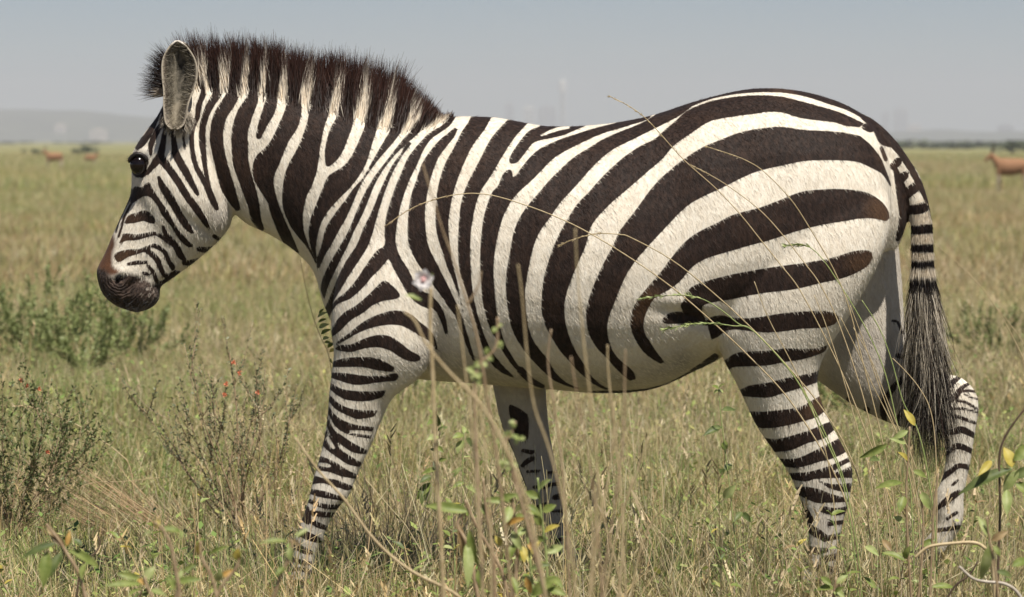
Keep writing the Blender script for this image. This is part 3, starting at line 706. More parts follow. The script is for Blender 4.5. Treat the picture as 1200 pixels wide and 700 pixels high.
# ears: leaf-shaped cups
ear_l = catmull(np.array([(204,152),(196,144),(193.5,126),(193,108),(190.5,88),(191,70),(198,56),(206,48)], float), 4)
ear_r = catmull(np.array([(210,152),(219,145),(223,122),(229,106),(232.5,90),(230.5,72),(220.5,56),(210,48)], float), 4)
NU_, NV_ = len(ear_l), 15
def ear_material():
    m = NT("ear_skin")
    n1 = m.noise(130, m.coords("Object", (1, 1, .4)), 3, .6)
    c = m.mix(m.ramp(n1, .3, .7), m.attr("tint", "Color"), m.mix(.5, m.attr("tint", "Color"), (.30, .26, .20)))
    return m.out(c, .75, m.bump(n1, .5, .004), .2)
EAR = ear_material()
for sgn in (-1, 1):
    V, T = [], []
    for i in range(NU_):
        tt = i / (NU_ - 1)
        depth = .046 * math.sin(math.pi * min(tt * .9 + .12, 1)) ** .7
        for j in range(NV_):
            w = j / (NV_ - 1); a_ = (w - .5) * 2
            p = ear_l[i] * (1 - w) + ear_r[i] * w
            yy = -.058 - .062 * (1 - tt) ** 1.3 + depth * (1 - a_ * a_)
            q = at(p[0], p[1], -.05)
            V.append((q.x, yy * (-sgn), q.z))
            rim = abs(a_)
            base = np.array((.105, .092, .066)) if tt > .3 else np.array((.20, .17, .12))
            if a_ > -.15 and .34 < tt < .88: base = base * .38
            if rim > .80: base = np.array((.05, .032, .022))
            if rim > .93 or tt > .95: base = np.array((.34, .29, .22)) if tt < .9 else np.array((.66, .60, .52))
            if tt < .28 and rim > .6: base = np.array((.25, .21, .16))
            T.append((*base, 1))
    Fc = [(i * NV_ + j, i * NV_ + j + 1, (i + 1) * NV_ + j + 1, (i + 1) * NV_ + j) for i in range(NU_ - 1) for j in range(NV_ - 1)]
    ear = mesh_obj("ear", V, Fc, EAR, zebra)
    set_attr(ear, "tint", T, 'FLOAT_COLOR')
    sm = ear.modifiers.new("thickness", 'SOLIDIFY'); sm.thickness = .005; sm.offset = 0
    sm = ear.modifiers.new("soft", 'SUBSURF'); sm.levels = sm.render_levels = 1
    ne = 900
    a, b = rng.uniform(.06, .9, ne), rng.choice([-1, 1], ne) * rng.uniform(.55, .98, ne)
    ii = (a * (NU_ - 1)).astype(int)
    w = (b + 1) / 2
    pp = ear_l[ii] * (1 - w)[:, None] + ear_r[ii] * w[:, None]
    dep = .046 * np.sin(np.pi * np.minimum(a * .9 + .12, 1)) ** .7
    rp = np.stack([(pp[:, 0] - 600) / PPM * .9944, (-.060 - .062 * (1 - a) ** 1.3 + dep * (1 - b * b)) * (-sgn), CAM_H - (pp[:, 1] - 165) / PPM * .9944], 1)
    inner_dir = np.stack([-b * .8, np.full(ne, -.35 * -sgn), rng.uniform(-.2, .7, ne)], 1)
    ec = np.where((rng.uniform(0, 1, ne) < np.interp(a, [0, .5, .8], [.8, .55, .2]))[:, None], np.array((.42, .37, .28)), np.array((.10, .085, .06))) * rng.uniform(.6, 1.1, (ne, 1))
    strands("ear_hair", rp, inner_dir, rng.uniform(.010, .026, ne), np.full(ne, .0011), lambda q, t: ec, ear, seg=3)

# tufts that close the ear base into the head
nb = 1500
ea = rng.uniform(R(150), R(390), nb)
bx_, by_ = 208 + 15 * np.cos(ea) * rng.uniform(.7, 1.15, nb), 138 - 15 * np.sin(ea) * rng.uniform(.6, 1.1, nb)
sdb = sample(F_NEAR, bx_, by_ + 6)
rp = np.stack([(bx_ - 600) / PPM * .991, np.full(nb, -.088) + rng.uniform(-.01, .006, nb), CAM_H - (by_ - 165) / PPM * .991], 1)
eb = np.where((sdb < 0)[:, None], np.array((.03, .02, .015)), np.array((.62, .55, .45))) * rng.uniform(.6, 1.1, (nb, 1))
strands("ear_base_fur", rp, np.stack([np.cos(ea) * .5, np.full(nb, -.25), np.full(nb, -.8)], 1) + rng.normal(0, .15, (nb, 3)), rng.uniform(.010, .022, nb), np.full(nb, .0013), lambda q, t: eb, zebra, seg=2)

# hooves
hm = NT("hoof_horn"); hoof_mat = hm.out(hm.mix(hm.noise(40, hm.coords("Object", (1, 1, 5))), (.018, .015, .012), (.06, .05, .04)), .5, None, .4)
for st in ([(327,701,361,703,-.125,.0275),(323,710,362,712,-.125,.031),(318,722,363,722.4,-.125,.034)],
           [(662,686,697,684,.12,.028),(661,694,699,693,.12,.031),(659,707,701,707,.12,.034)],
           [(928,701,967,704,-.135,.029),(924,711,969,713,-.135,.032),(919,722.6,971,722.6,-.135,.035)],
           [(1108,649,1074,638,.13,.028),(1102,662,1066,648,.13,.031),(1095,677,1056,659,.13,.034)]):
    V, Fc = loft(st, 4, 24)
    mesh_obj("hoof", V, Fc, hoof_mat, zebra)
# ------------------------------------------------------------------ ground, hills, city, haze
def value_noise(x, y, seed=0, octaves=4, scale=1.0):
    """smooth random field for scattering and terrain"""
    out, amp, tot = np.zeros_like(x, float), 1.0, 0.0
    for o in range(octaves):
        f = scale * 2 ** o
        xi, yi = np.floor(x * f), np.floor(y * f); fx, fy = x * f - xi, y * f - yi
        fx, fy = fx * fx * (3 - 2 * fx), fy * fy * (3 - 2 * fy)
        h = lambda a, b: np.modf(np.abs(np.sin(a * 127.1 + b * 311.7 + seed * 74.7 + o * 19.3) * 43758.5453))[0]
        out += amp * ((h(xi, yi) * (1 - fx) + h(xi + 1, yi) * fx) * (1 - fy) + (h(xi, yi + 1) * (1 - fx) + h(xi + 1, yi + 1) * fx) * fy)
        tot += amp; amp *= .5
    return out / tot

def ground_material():
    m = NT("savanna_soil")
    w = m.coords("Object")
    patch = m.noise(.06, w, 5, .6)
    patch2 = m.noise(.9, w, 4, .6)
    fine = m.noise(38, w, 4, .7)
    band = m.noise(1.0, m.coords("Object", (.004, .014, 1)), 4, .6)
    c = m.mix(m.ramp(fine, .3, .7), (.075, .055, .030), (.20, .155, .085))
    field_ = m.mix(m.ramp(patch, .35, .65), (.30, .25, .11), (.20, .21, .085))
    field_ = m.mix(m.math('MULTIPLY', m.ramp(band, .45, .7), .8), field_, (.125, .140, .060))
    dist = m.node("ShaderNodeSeparateXYZ"); m.l.new(w, dist.inputs[0])
    cover = m.ramp(dist.outputs[1], 12, 70)       # beyond the built grass the sward itself is the surface
    c = m.mix(cover, c, field_)
    c = m.mix(m.math('MULTIPLY', m.ramp(patch2, .4, .75), .35), c, (.13, .14, .05))
    return m.out(c, .95, m.bump(fine, .5, .02), .1)
xs = np.concatenate([np.linspace(-5200, -40, 14), np.linspace(-30, 30, 41), np.linspace(40, 5200, 14)])
ys = np.concatenate([[-60, -30], np.linspace(-12, 40, 60), np.linspace(45, 200, 24), [260, 350, 500, 800, 1300, 2000, 3000, 4200, 5400, 6100]])
GX, GY = np.meshgrid(xs, ys)
def ground_z(x, y):
    near = np.exp(-((y - 2) / 26.0) ** 2)
    return (value_noise(x, y, 3, 3, .55) - .5) * .07 * near
GZ = ground_z(GX, GY)
idx = np.arange(GX.size).reshape(GX.shape)
gf = np.stack([idx[:-1, :-1], idx[:-1, 1:], idx[1:, 1:], idx[1:, :-1]], -1).reshape(-1, 4)
ground = mesh_obj("ground", np.stack([GX, GY, GZ], -1).reshape(-1, 3), gf, ground_material())
tag(ground, kind="structure")

hmt = NT("far_woodland")
hm_n = hmt.noise(.02, hmt.coords(), 5, .65)
hill_mat = hmt.out(hmt.mix(hmt.ramp(hm_n, .35, .7), (.020, .030, .014), (.075, .085, .040)), .95, None, .05)
hx = np.linspace(-1500, 1500, 240)
hills_v, hills_f = [], []
for j, (yy, k) in enumerate(((3900, 0), (4050, .45), (4250, .8), (4500, 1), (4800, .55), (5200, 0))):
    prof = np.interp(hx, [-1500, -700, -520, -420, -300, 100, 420, 560, 800, 1500], [34, 40, 36, 30, 24, 12, 11, 13, 15, 20])
    z = k * (prof + 9 * (value_noise(hx, hx * 0 + yy, 5, 5, .012) - .5)) - .5
    hills_v += [(x, yy, zz) for x, zz in zip(hx, z)]
n_ = len(hx)
hills_f = [(j * n_ + i, j * n_ + i + 1, (j + 1) * n_ + i + 1, (j + 1) * n_ + i) for j in range(5) for i in range(n_ - 1)]
tag(mesh_obj("hills", hills_v, hills_f, hill_mat), kind="structure")

# city on the horizon
def box(bm_v, bm_f, x0, x1, y0, y1, z0, z1):
    b = len(bm_v)
    bm_v += [(x0, y0, z0), (x1, y0, z0), (x1, y1, z0), (x0, y1, z0), (x0, y0, z1), (x1, y0, z1), (x1, y1, z1), (x0, y1, z1)]
    bm_f += [(b, b + 3, b + 2, b + 1), (b + 4, b + 5, b + 6, b + 7), (b, b + 1, b + 5, b + 4), (b + 1, b + 2, b + 6, b + 5), (b + 2, b + 3, b + 7, b + 6), (b + 3, b, b + 4, b + 7)]
def wall_mat(name, c):
    m = NT(name); return m.out(m.mix(m.noise(.15, m.coords(), 3), tuple(k * .85 for k in c), c), .8)
conc = {k: wall_mat("facade_" + k, c) for k, c in (("pale", (.75, .72, .66)), ("grey", (.30, .31, .33)), ("dark", (.12, .13, .15)), ("tan", (.60, .50, .40)))}
gl = NT("far_glass"); glass_mat = gl.out((.05, .07, .09), .25, None, .5)
def tower(px0, px1, ptop, d, colr, label, kind="slab"):
    s = PPM * CAM_D / d
    x0, x1, h = (px0 - 600) / s, (px1 - 600) / s, (165 - ptop) / s + CAM_H
    y0 = d - CAM_D; dep = max(12, (x1 - x0) * .8)
    t = empty("city_building", ((x0 + x1) / 2, y0 + dep / 2, 0))
    hw_, hd = (x1 - x0) / 2, dep / 2
    V, Fc = [], []
    if kind == "round":
        V, Fc = [], []
        nr = 20
        prof = [(0, .62), (.78, .62), (.80, 1.0), (.96, 1.0), (1.0, .35)]
        for z, r in prof: V += [(hw_ * r * math.cos(2 * math.pi * k / nr), hw_ * r * math.sin(2 * math.pi * k / nr), z * h) for k in range(nr)]
        Fc = [(j * nr + k, j * nr + (k + 1) % nr, (j + 1) * nr + (k + 1) % nr, (j + 1) * nr + k) for j in range(4) for k in range(nr)] + [tuple(range(4 * nr, 5 * nr))]
        hd = hw_ * .62
    else:
        box(V, Fc, -hw_, hw_, -hd, hd, 0, h * .93)
        box(V, Fc, -hw_ * .5, hw_ * .5, -hd * .5, hd * .5, h * .93 + .01, h)
    mesh_obj("wall", V, Fc, conc[colr], t, smooth=False)
    wv, wf_ = [], []
    nfl = max(4, int(h / 6)); ncol = max(3, int(hw_ * 2 / 8)); hw2 = hw_ * (.5 if kind == "round" else .9)
    for i in range(nfl):                                  # ribbon windows, one band of glazing for each storey
        z0 = h * .90 * (i + .35) / nfl * (.84 if kind == "round" else 1)
        for j in range(ncol):
            a0 = -hw2 + 2 * hw2 * (j + .12) / ncol; a1 = -hw2 + 2 * hw2 * (j + .88) / ncol
            box(wv, wf_, a0, a1, -hd - .25, -hd + .3, z0, z0 + h * .9 / nfl * .45)
    w = mesh_obj("window_band", wv, wf_, glass_mat, t, smooth=False); tag(w, kind="stuff")
    return tag(t, label, "building", "city buildings in the haze on the horizon")
tower(655, 664, 93, 5300, "pale", "tall slim round tower fading into haze above the zebra's back", "round")
tower(613, 627, 124, 5200, "pale", "pale broad block in haze left of the slim round tower")
tower(630, 652, 123, 5400, "grey", "grey broad office block in haze beside the slim round tower")
tower(592, 602, 119, 5500, "grey", "narrow grey slab in haze over the dip of the zebra's back")
tower(1034, 1042, 130, 5450, "grey", "hazy grey slab just behind the zebra's tail root")
tower(1048, 1064, 126, 5400, "grey", "hazy stepped tower pair behind the zebra's tail, tallest there")
tower(1064, 1080, 146, 5200, "tan", "low hazy tan block behind the zebra's tail")
tower(1090, 1108, 154, 5000, "grey", "low wide hazy block between the tail and the antelope")
tower(1170, 1188, 146, 5100, "dark", "dark hazy block above the right-hand antelope")
tower(1128, 1140, 155, 4800, "pale", "small pale hazy block before the dark one")
tower(64, 76, 145, 4000, "tan", "small pale block at the foot of the hazy hills")
tower(106, 124, 151, 3750, "tan", "low tan sheds at the foot of the hazy hills")
tower(44, 58, 133, 4700, "tan", "pinkish tan block half lost on the hazy hill crest")

# haze: one closed volume of even, thin, pale air
V, Fc = [], []
box(V, Fc, -5600, 5600, -90, 6300, -1.5, 95)
hz = bpy.data.materials.new("haze_air"); hz.use_nodes = True
hz.node_tree.nodes.clear()
ho = hz.node_tree.nodes.new("ShaderNodeOutputMaterial"); hv = hz.node_tree.nodes.new("ShaderNodeVolumePrincipled")
hv.inputs["Color"].default_value = (.68, .69, .78, 1); hv.inputs["Density"].default_value = .00034; hv.inputs["Anisotropy"].default_value = 0.0
hz.node_tree.links.new(hv.outputs[0], ho.inputs["Volume"])
tag(mesh_obj("haze", V, Fc, hz, smooth=False), kind="stuff")
# ------------------------------------------------------------------ grass
def blades(n, rad, hmin, hmax, width, lean, cols, power=1.6, seg=3, heads=0.0, droop=.5):
    """a tuft of single blades as arrays: verts, quads, tints"""
    V, Q, T = [], [], []
    ncol = len(cols)
    for i in range(n):
        r = rad * math.sqrt(rng.uniform()); a = rng.uniform(0, 2 * math.pi)
        p = np.array((r * math.cos(a), r * math.sin(a), -.015))
        h = hmin + (hmax - hmin) * rng.uniform() ** power
        az = a + rng.normal(0, .9); le = abs(rng.normal(0, lean)) + .03
        d = np.array((math.cos(az) * le, math.sin(az) * le, 1.0)); d /= np.linalg.norm(d)
        w = width * rng.uniform(.6, 1.3)
        fa = rng.uniform(0, math.pi); side = np.array((math.cos(fa), math.sin(fa), 0))
        c = np.array(cols[rng.integers(ncol)]) * rng.uniform(.72, 1.25)
        dr = droop * rng.uniform(.1, 1.0) * le * 2
        b = len(V)
        for k in range(seg + 1):
            t = k / seg
            q = p + d * h * t + np.array((math.cos(az), math.sin(az), -.55)) * (dr * h * t * t)
            ww = w * (1 - t ** 1.5 * .9)
            if heads and t == 1: ww = w * .5
            V += [q - side * ww / 2, q + side * ww / 2]
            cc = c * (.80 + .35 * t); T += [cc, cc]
        Q += [(b + 2 * k, b + 2 * k + 1, b + 2 * k + 3, b + 2 * k + 2) for k in range(seg)]
        if heads and rng.uniform() < heads:       # seed head: a few short spikelets near the tip
            for m_ in range(5):
                q0 = q - d * h * .035 * m_
                fb = rng.uniform(0, 2 * math.pi); e = np.array((math.cos(fb) * .5, math.sin(fb) * .5, .8)) * .016
                b = len(V); s2 = side * .0022
                V += [q0 - s2, q0 + s2, q0 + e + s2 * .4, q0 + e - s2 * .4]; T += [c * 1.05] * 4; Q.append((b, b + 1, b + 2, b + 3))
    return np.array(V), np.array(Q), np.array(T)
def grass_material():
    m = NT("grass_blade")
    rnd = m.node("ShaderNodeObjectInfo").outputs["Random"]
    c = m.attr("tint", "Color")
    c = m.mix(m.math('MULTIPLY', m.ramp(rnd, .55, 1.0), .35), c, m.mix(1.0, c, (1.25, .95, .62), 'MULTIPLY'))
    c = m.mix(m.math('MULTIPLY', m.ramp(rnd, .0, .4, 1, 0), .45), c, m.mix(1.0, c, (.62, .70, .55), 'MULTIPLY'))
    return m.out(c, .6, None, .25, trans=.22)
GRASS = grass_material()
STRAW = [(.58, .49, .28), (.50, .42, .22), (.66, .58, .38), (.42, .33, .17), (.54, .43, .27)]
DRY = [(.38, .28, .17), (.30, .22, .14), (.48, .38, .25), (.24, .17, .10), (.56, .47, .34)]
LIME = [(.30, .36, .11), (.36, .38, .14), (.26, .30, .09)]
GREEN = [(.16, .24, .06), (.20, .28, .08), (.12, .18, .045), (.26, .31, .11), (.18, .23, .08)]
OLIVE = [(.32, .30, .12), (.38, .34, .16), (.27, .26, .10), (.42, .36, .18)]
RED = [(.30, .13, .07), (.36, .20, .11)]
protos = bpy.data.collections.new("grass_tufts")
def proto(name, parts):
    Vs, Qs, Ts, off = [], [], [], 0
    for v_, q_, t_ in parts: Vs.append(v_); Qs.append(q_ + off); Ts.append(t_); off += len(v_)
    o = mesh_obj(name, np.vstack(Vs), np.vstack(Qs), GRASS, link=False)
    set_attr(o, "tint", np.hstack([np.vstack(Ts), np.ones((off, 1))]), 'FLOAT_COLOR')
    protos.objects.link(o)
def weed(n):
    V, Q, T = [], [], []
    for s in range(n):
        a = rng.uniform(0, 2 * math.pi); r = .26 * math.sqrt(rng.uniform()); base = np.array((r * math.cos(a * 3), r * math.sin(a * 3), 0)); hh = rng.uniform(.04, .15)
        for k in range(6):
            t = (k + 1) / 6; p = base + np.array((math.cos(a) * .25 * hh * t, math.sin(a) * .25 * hh * t, hh * t))
            az = k * 2.4 + a; L_ = rng.uniform(.008, .022); d = np.array((math.cos(az), math.sin(az), rng.uniform(-.1, .7))) * L_
            sd = np.cross(d, (0, 0, 1)); sd = sd / np.linalg.norm(sd) * L_ * .28
            b = len(V); V += [p, p + d * .5 + sd, p + d, p + d * .5 - sd]; Q.append((b, b + 1, b + 2, b + 3))
            c = np.array((GREEN + LIME)[rng.integers(8)]) * rng.uniform(.8, 1.25); T += [c] * 4
    return np.array(V), np.array(Q), np.array(T)
PR = .28
for i in range(3):
    proto(f"tuft_{i}", [blades(400, PR, .03, .15, .0030, .85, STRAW + OLIVE + LIME), blades(170, PR, .03, .11, .0036, .8, GREEN), blades(190, PR, .04, .17, .0024, 1.8, DRY + STRAW, droop=.8), weed(5)])   # mixed
for i in range(3, 6):
    proto(f"tuft_{i}", [blades(430, PR, .03, .16, .0034, .70, GREEN + OLIVE + LIME), blades(170, PR, .05, .18, .0026, .9, STRAW), weed(16)])            # green
for i in range(6, 8):
    proto(f"tuft_{i}", [blades(150, PR, .09, .26, .0022, .55, STRAW, heads=.2), blades(400, PR, .03, .13, .003, 1.1, DRY + OLIVE + LIME)])                      # tall straw
for i in range(8, 10):
    proto(f"tuft_{i}", [blades(480, PR, .05, .18, .0025, 2.0, DRY + STRAW, droop=.8), blades(200, PR, .03, .10, .0034, .8, OLIVE + GREEN), weed(10)])       # tangled litter
# far tufts: wider blades, since only the mass is seen
proto("tuft_c", [blades(330, .55, .06, .22, .009, .5, STRAW + OLIVE + LIME), blades(110, .55, .05, .17, .010, .5, GREEN)])
proto("tuft_d", [blades(360, .55, .06, .20, .010, .5, GREEN + OLIVE + LIME), blades(80, .55, .1, .24, .008, .5, STRAW)])
proto("tuft_e", [blades(380, .55, .07, .24, .008, .5, STRAW + STRAW + OLIVE + RED)])
names = sorted(o.name for o in protos.objects); ID = {n: i for i, n in enumerate(names)}

def scatter(name, d0, d1, dens, kinds, label, smin=.8, smax=1.3, margin=1.2, spread=.135):
    area_w = lambda d: spread * 2 * 1.12 * d + 2 * margin
    area = (area_w(d0) + area_w(d1)) / 2 * (d1 - d0)
    n = int(area * dens)
    d = d0 + (d1 - d0) * rng.uniform(0, 1, n * 2)
    keep = rng.uniform(0, 1, n * 2) < area_w(d) / area_w(d1)
    d = d[keep][:n]; n = len(d)
    x = rng.uniform(-.5, .5, n) * area_w(d); y = d - CAM_D
    # greener and drier drifts
    g = value_noise(x + 50, y * .6 + 50, 11, 4, .22 if d1 < 40 else .05)
    g += .30 * np.exp(-(((x + 1.9 * d / 17) / (.55 * d / 17)) ** 2 + ((d - 16) / 3.0) ** 2)) - .10 * np.exp(-(((x - .8) / 1.2) ** 2 + ((d - 17) / 5) ** 2))
    g = .5 + (g - .5) * 1.9
    if d1 < 14: g -= .12 * np.exp(-((d - 9) / 2.0) ** 2)
    kk = np.zeros(n, int); r = rng.uniform(0, 1, n)
    for i, (gx, rr) in enumerate(zip(g, r)):
        w = [wfun(gx) for _, wfun in kinds]; c = np.cumsum(w) / sum(w)
        nm = kinds[int(np.searchsorted(c, rr))][0]
        kk[i] = ID[nm[rng.integers(len(nm))]]
    scl = rng.uniform(smin, smax, n) * (.82 + .36 * value_noise(x, y, 21, 2, .5)) * (1 + .25 * np.exp(-((d - 8.7) / .8) ** 2))
    o = mesh_obj(name, np.stack([x, y, ground_z(x, y)], 1), np.zeros((0, 3), int))
    for nm, arr, t in (("turn", rng.uniform(0, 2 * math.pi, n), 'FLOAT'), ("size", scl, 'FLOAT')): set_attr(o, nm, arr)
    a = o.data.attributes.new("pick", 'INT', 'POINT'); a.data.foreach_set("value", kk.astype(np.int32))
    ng = bpy.data.node_groups.new(name + "_scatter", 'GeometryNodeTree')
    ng.interface.new_socket("Geometry", in_out='INPUT', socket_type='NodeSocketGeometry')
    ng.interface.new_socket("Geometry", in_out='OUTPUT', socket_type='NodeSocketGeometry')
    N, K = ng.nodes, ng.links
    gi, go = N.new("NodeGroupInput"), N.new("NodeGroupOutput")
    ci = N.new("GeometryNodeCollectionInfo"); ci.inputs[0].default_value = protos; ci.inputs[1].default_value = True; ci.inputs[2].default_value = True
    ip = N.new("GeometryNodeInstanceOnPoints"); ip.inputs["Pick Instance"].default_value = True
    def named(nm, t):
        nd = N.new("GeometryNodeInputNamedAttribute"); nd.data_type = t; nd.inputs[0].default_value = nm; return nd.outputs[0]
    cb = N.new("ShaderNodeCombineXYZ"); K.new(named("turn", 'FLOAT'), cb.inputs[2])
    K.new(gi.outputs[0], ip.inputs["Points"]); K.new(ci.outputs[0], ip.inputs["Instance"])
    K.new(named("pick", 'INT'), ip.inputs["Instance Index"]); K.new(cb.outputs[0], ip.inputs["Rotation"]); K.new(named("size", 'FLOAT'), ip.inputs["Scale"])
    K.new(ip.outputs[0], go.inputs[0])
    md = o.modifiers.new("scatter", 'NODES'); md.node_group = ng
    tag(o, label, "grass", kind="stuff")
    return o
mixk, grnk, tall, lit = ["tuft_0", "tuft_1", "tuft_2"], ["tuft_3", "tuft_4", "tuft_5"], ["tuft_6", "tuft_7"], ["tuft_8", "tuft_9"]
near_kinds = [(mixk, lambda g: 1.0), (grnk, lambda g: max(0.10, (g - .44) * 6.5)), (tall, lambda g: max(.18, (.55 - g) * 2.0)), (lit, lambda g: max(.4, (.62 - g) * 3.6))]
far_kinds = [(["tuft_c"], lambda g: 1.0), (["tuft_d"], lambda g: max(.12, (g - .42) * 7)), (["tuft_e"], lambda g: max(.2, (.53 - g) * 4))]
scatter("near_grass", 7.0, 13.5, 18, near_kinds, "short mixed green and straw grass around the zebra's legs", .85, 1.3)
scatter("middle_grass", 13.5, 28, 9, near_kinds, "dry straw and green grass of the near plain", 1.0, 1.5)
scatter("plain_grass", 28, 75, 3.2, far_kinds, "blurred grass of the open plain behind the zebra", .85, 1.35)
scatter("distant_grass", 75, 260, .45, far_kinds, "thin pale grass far out on the plain", 1.3, 2.2, margin=4)
# ------------------------------------------------------------------ plants that stand out one by one
def plant_mat(name, lo, hi, trans=0.0, scale=60):
    m = NT(name)
    rnd = m.node("ShaderNodeObjectInfo").outputs["Random"]
    c = m.mix(m.ramp(m.noise(scale, m.coords(), 3, .6), .3, .7), lo, hi)
    c = m.mix(m.math('MULTIPLY', rnd, .4), c, m.mix(1.0, c, (.70, .72, .62), 'MULTIPLY'))
    return m.out(c, .5, None, .35, trans=trans or None)
LEAF = {"g": plant_mat("leaf_green", (.17, .22, .045), (.30, .34, .10), .3), "d": plant_mat("leaf_dark", (.08, .11, .03), (.15, .18, .055), .2),
        "p": plant_mat("leaf_pale", (.30, .36, .11), (.44, .47, .20), .3), "y": plant_mat("leaf_yellow", (.48, .38, .07), (.60, .50, .12), .3),
        "o": plant_mat("leaf_orange", (.50, .27, .06), (.60, .38, .12), .3), "b": plant_mat("leaf_brown", (.25, .17, .08), (.38, .27, .13), .2)}
STEM = {"straw": plant_mat("stem_straw", (.40, .30, .16), (.56, .44, .26)), "brown": plant_mat("stem_brown", (.28, .19, .11), (.42, .31, .19)),
        "green": plant_mat("stem_green", (.22, .28, .09), (.36, .40, .15)), "dark": plant_mat("stem_dark", (.07, .045, .030), (.14, .09, .06)), "grey": plant_mat("stem_grey", (.38, .32, .26), (.56, .49, .41))}

def px_path(s, d, sub=5):
    P = catmull(pts(s, 2), sub)
    return np.array([at(x, y, d - CAM_D) for x, y in P])
def to_ground(path):
    """carry a stem on from its last traced point down into the soil"""
    p, q = path[-2], path[-1]
    if q[2] < .01: return path
    t = q - p; t /= np.linalg.norm(t) + 1e-9
    n = 6; out = []
    for i in range(1, n + 1):
        f = i / n
        out.append((q[0] + t[0] * .18 * f * q[2], q[1], q[2] * (1 - f) - .01 * f))
    return np.vstack([path, out])
def stem_mesh(name, path, w0, w1, mat, parent=None, n=6):
    V, Fc = tube(path, np.linspace(w0, w1, len(path)), n)
    return mesh_obj(name, V, Fc, mat, parent)
def leaf_obj(p0, p1, w, mat, parent, name="leaf", face=None, curl=.12):
    p0, p1 = np.array(p0), np.array(p1); d = p1 - p0; L_ = np.linalg.norm(d); d /= L_
    nrm = np.array(face, float) if face is not None else np.array((rng.normal(0, .35), -.75, rng.uniform(.2, .9))); nrm -= d * (nrm @ d); nrm /= np.linalg.norm(nrm)
    sd = np.cross(d, nrm)
    V, Fc = [], []
    rows = 8
    for i in range(rows + 1):
        t = i / rows
        ww = w / 2 * (math.sin(math.pi * t ** .8) ** .85 if 0 < t < 1 else .04)
        c = p0 + d * L_ * t + nrm * (curl * L_ * math.sin(math.pi * t)) * .6
        for j, a in enumerate((-1, -.5, 0, .5, 1)):
            V.append(c + sd * ww * a + nrm * (abs(a) ** 1.4 * ww * .38 + .04 * ww * math.sin(9 * t + j)))
    for i in range(rows):
        for j in range(4): Fc.append((i * 5 + j, i * 5 + j + 1, (i + 1) * 5 + j + 1, (i + 1) * 5 + j))
    return mesh_obj(name, V, Fc, mat, parent)

def leafy_plant(label, d, stems, leaves, stem_w=.0035, colour="brown", group="broad-leaved plants in the grass", name="leafy_plant"):
    """stems: photo paths from the top down; leaves: x0 y0 x1 y1 width kind"""
    first = px_path(stems[0], d)
    root = to_ground(first)[-1]
    t = empty(name, (root[0], root[1], 0)); o = np.array((root[0], root[1], 0))
    for s in stems:
        stem_mesh("stem", to_ground(px_path(s, d)) - o, stem_w * .6, stem_w, STEM[colour], t)
    for ln in leaves.split(";"):
        f = ln.split()
        if not f: continue
        x0, y0, x1, y1, w = map(float, f[:5])
        dy = rng.uniform(-.025, .025)
        leaf_obj(np.array(at(x0, y0, d - CAM_D)) - o, np.array(at(x1, y1, d - CAM_D + dy)) - o, w / PPM * d / CAM_D, LEAF[f[5]], t)
    return tag(t, label, "plant", group)

leafy_plant("leafy sprig with a dark drooping leaf and yellowish shoot before the twiggy shrub", 6.1, ["54,614; 68,632; 78,648; 92,672; 100,700"],
            "66 637 24 655 10 d; 76 642 54 616 9 b; 56 646 51 690 15 g; 72 648 58 678 11 d; 82 645 117 666 11 g; 101 660 96 680 10 g; 78 640 82 622 6 o; 96 640 84 632 8 d")
leafy_plant("low sprig of spreading green leaves with an orange heart", 5.8, ["170,676; 172,686; 180,704"],
            "166 685 122 687 9 g; 170 680 181 664 11 p; 164 678 136 672 9 g; 172 686 160 678 6 o; 168 690 150 700 10 g; 176 692 196 700 9 p")
leafy_plant("sprig with a single wide dark-edged leaf beside the orange-hearted one", 5.8, ["212,682; 206,700"], "204 682 237 679 9 g; 206 684 214 668 8 p; 205 690 196 676 8 g")
leafy_plant("thin sprig carrying yellow young leaves between grass stems", 5.7, ["235,634; 236,652; 248,676; 254,700", "279,640; 279,662; 262,684; 254,700"],
            "234 650 235 632 9 y; 278 656 279 642 10 y; 280 654 284 662 7 d; 214 670 234 660 7 g; 254 682 258 666 10 p; 226 650 222 652 8 d; 258 676 276 668 7 o; 244 650 270 640 6 g")
leafy_plant("slender sprig with two pale pods of leaf beside the twiggy shrub", 5.5, ["181,612; 190,620; 200,640; 210,690"], "192 620 213 624 9 g; 182 618 187 610 8 y; 178 624 168 628 7 p; 212 622 212 632 6 p")
leafy_plant("sprig with a long level leaf in front of the striding foreleg", 5.4, ["341,632; 341,650; 330,672; 320,704"], "338 635 303 637 7 g; 340 640 341 658 9 p; 346 630 362 620 6 p; 334 664 322 676 7 g; 342 634 352 640 6 b")
leafy_plant("tangled plant with hanging pale and ochre leaves under the zebra's chest", 6.4,
            ["545,586; 556,612; 572,640; 588,670; 596,702", "566,560; 570,600; 578,650; 580,702", "600,580; 604,620; 606,660; 600,702", "545,600; 536,616; 548,640; 560,700"],
            "550 600 497 593 13 g; 536 612 541 656 10 b; 547 636 548 690 13 p; 550 620 561 664 11 g; 598 594 590 616 12 p; 592 615 617 607 8 o; 584 586 606 580 9 g; 566 586 604 588 8 g;"
            "604 600 614 580 9 p; 616 592 634 606 10 g; 606 636 596 660 11 g; 600 622 612 646 10 p; 612 640 614 660 10 y; 624 650 632 634 9 y; 624 698 654 676 15 g; 622 666 646 662 7 d;"
            "578 632 572 650 9 p; 588 640 580 628 8 y; 560 668 566 690 9 g; 632 672 640 690 9 p; 600 676 606 698 8 g; 634 616 626 600 9 g; 570 604 560 588 8 g; 640 690 664 698 11 g; 616 676 622 696 8 o", .004)
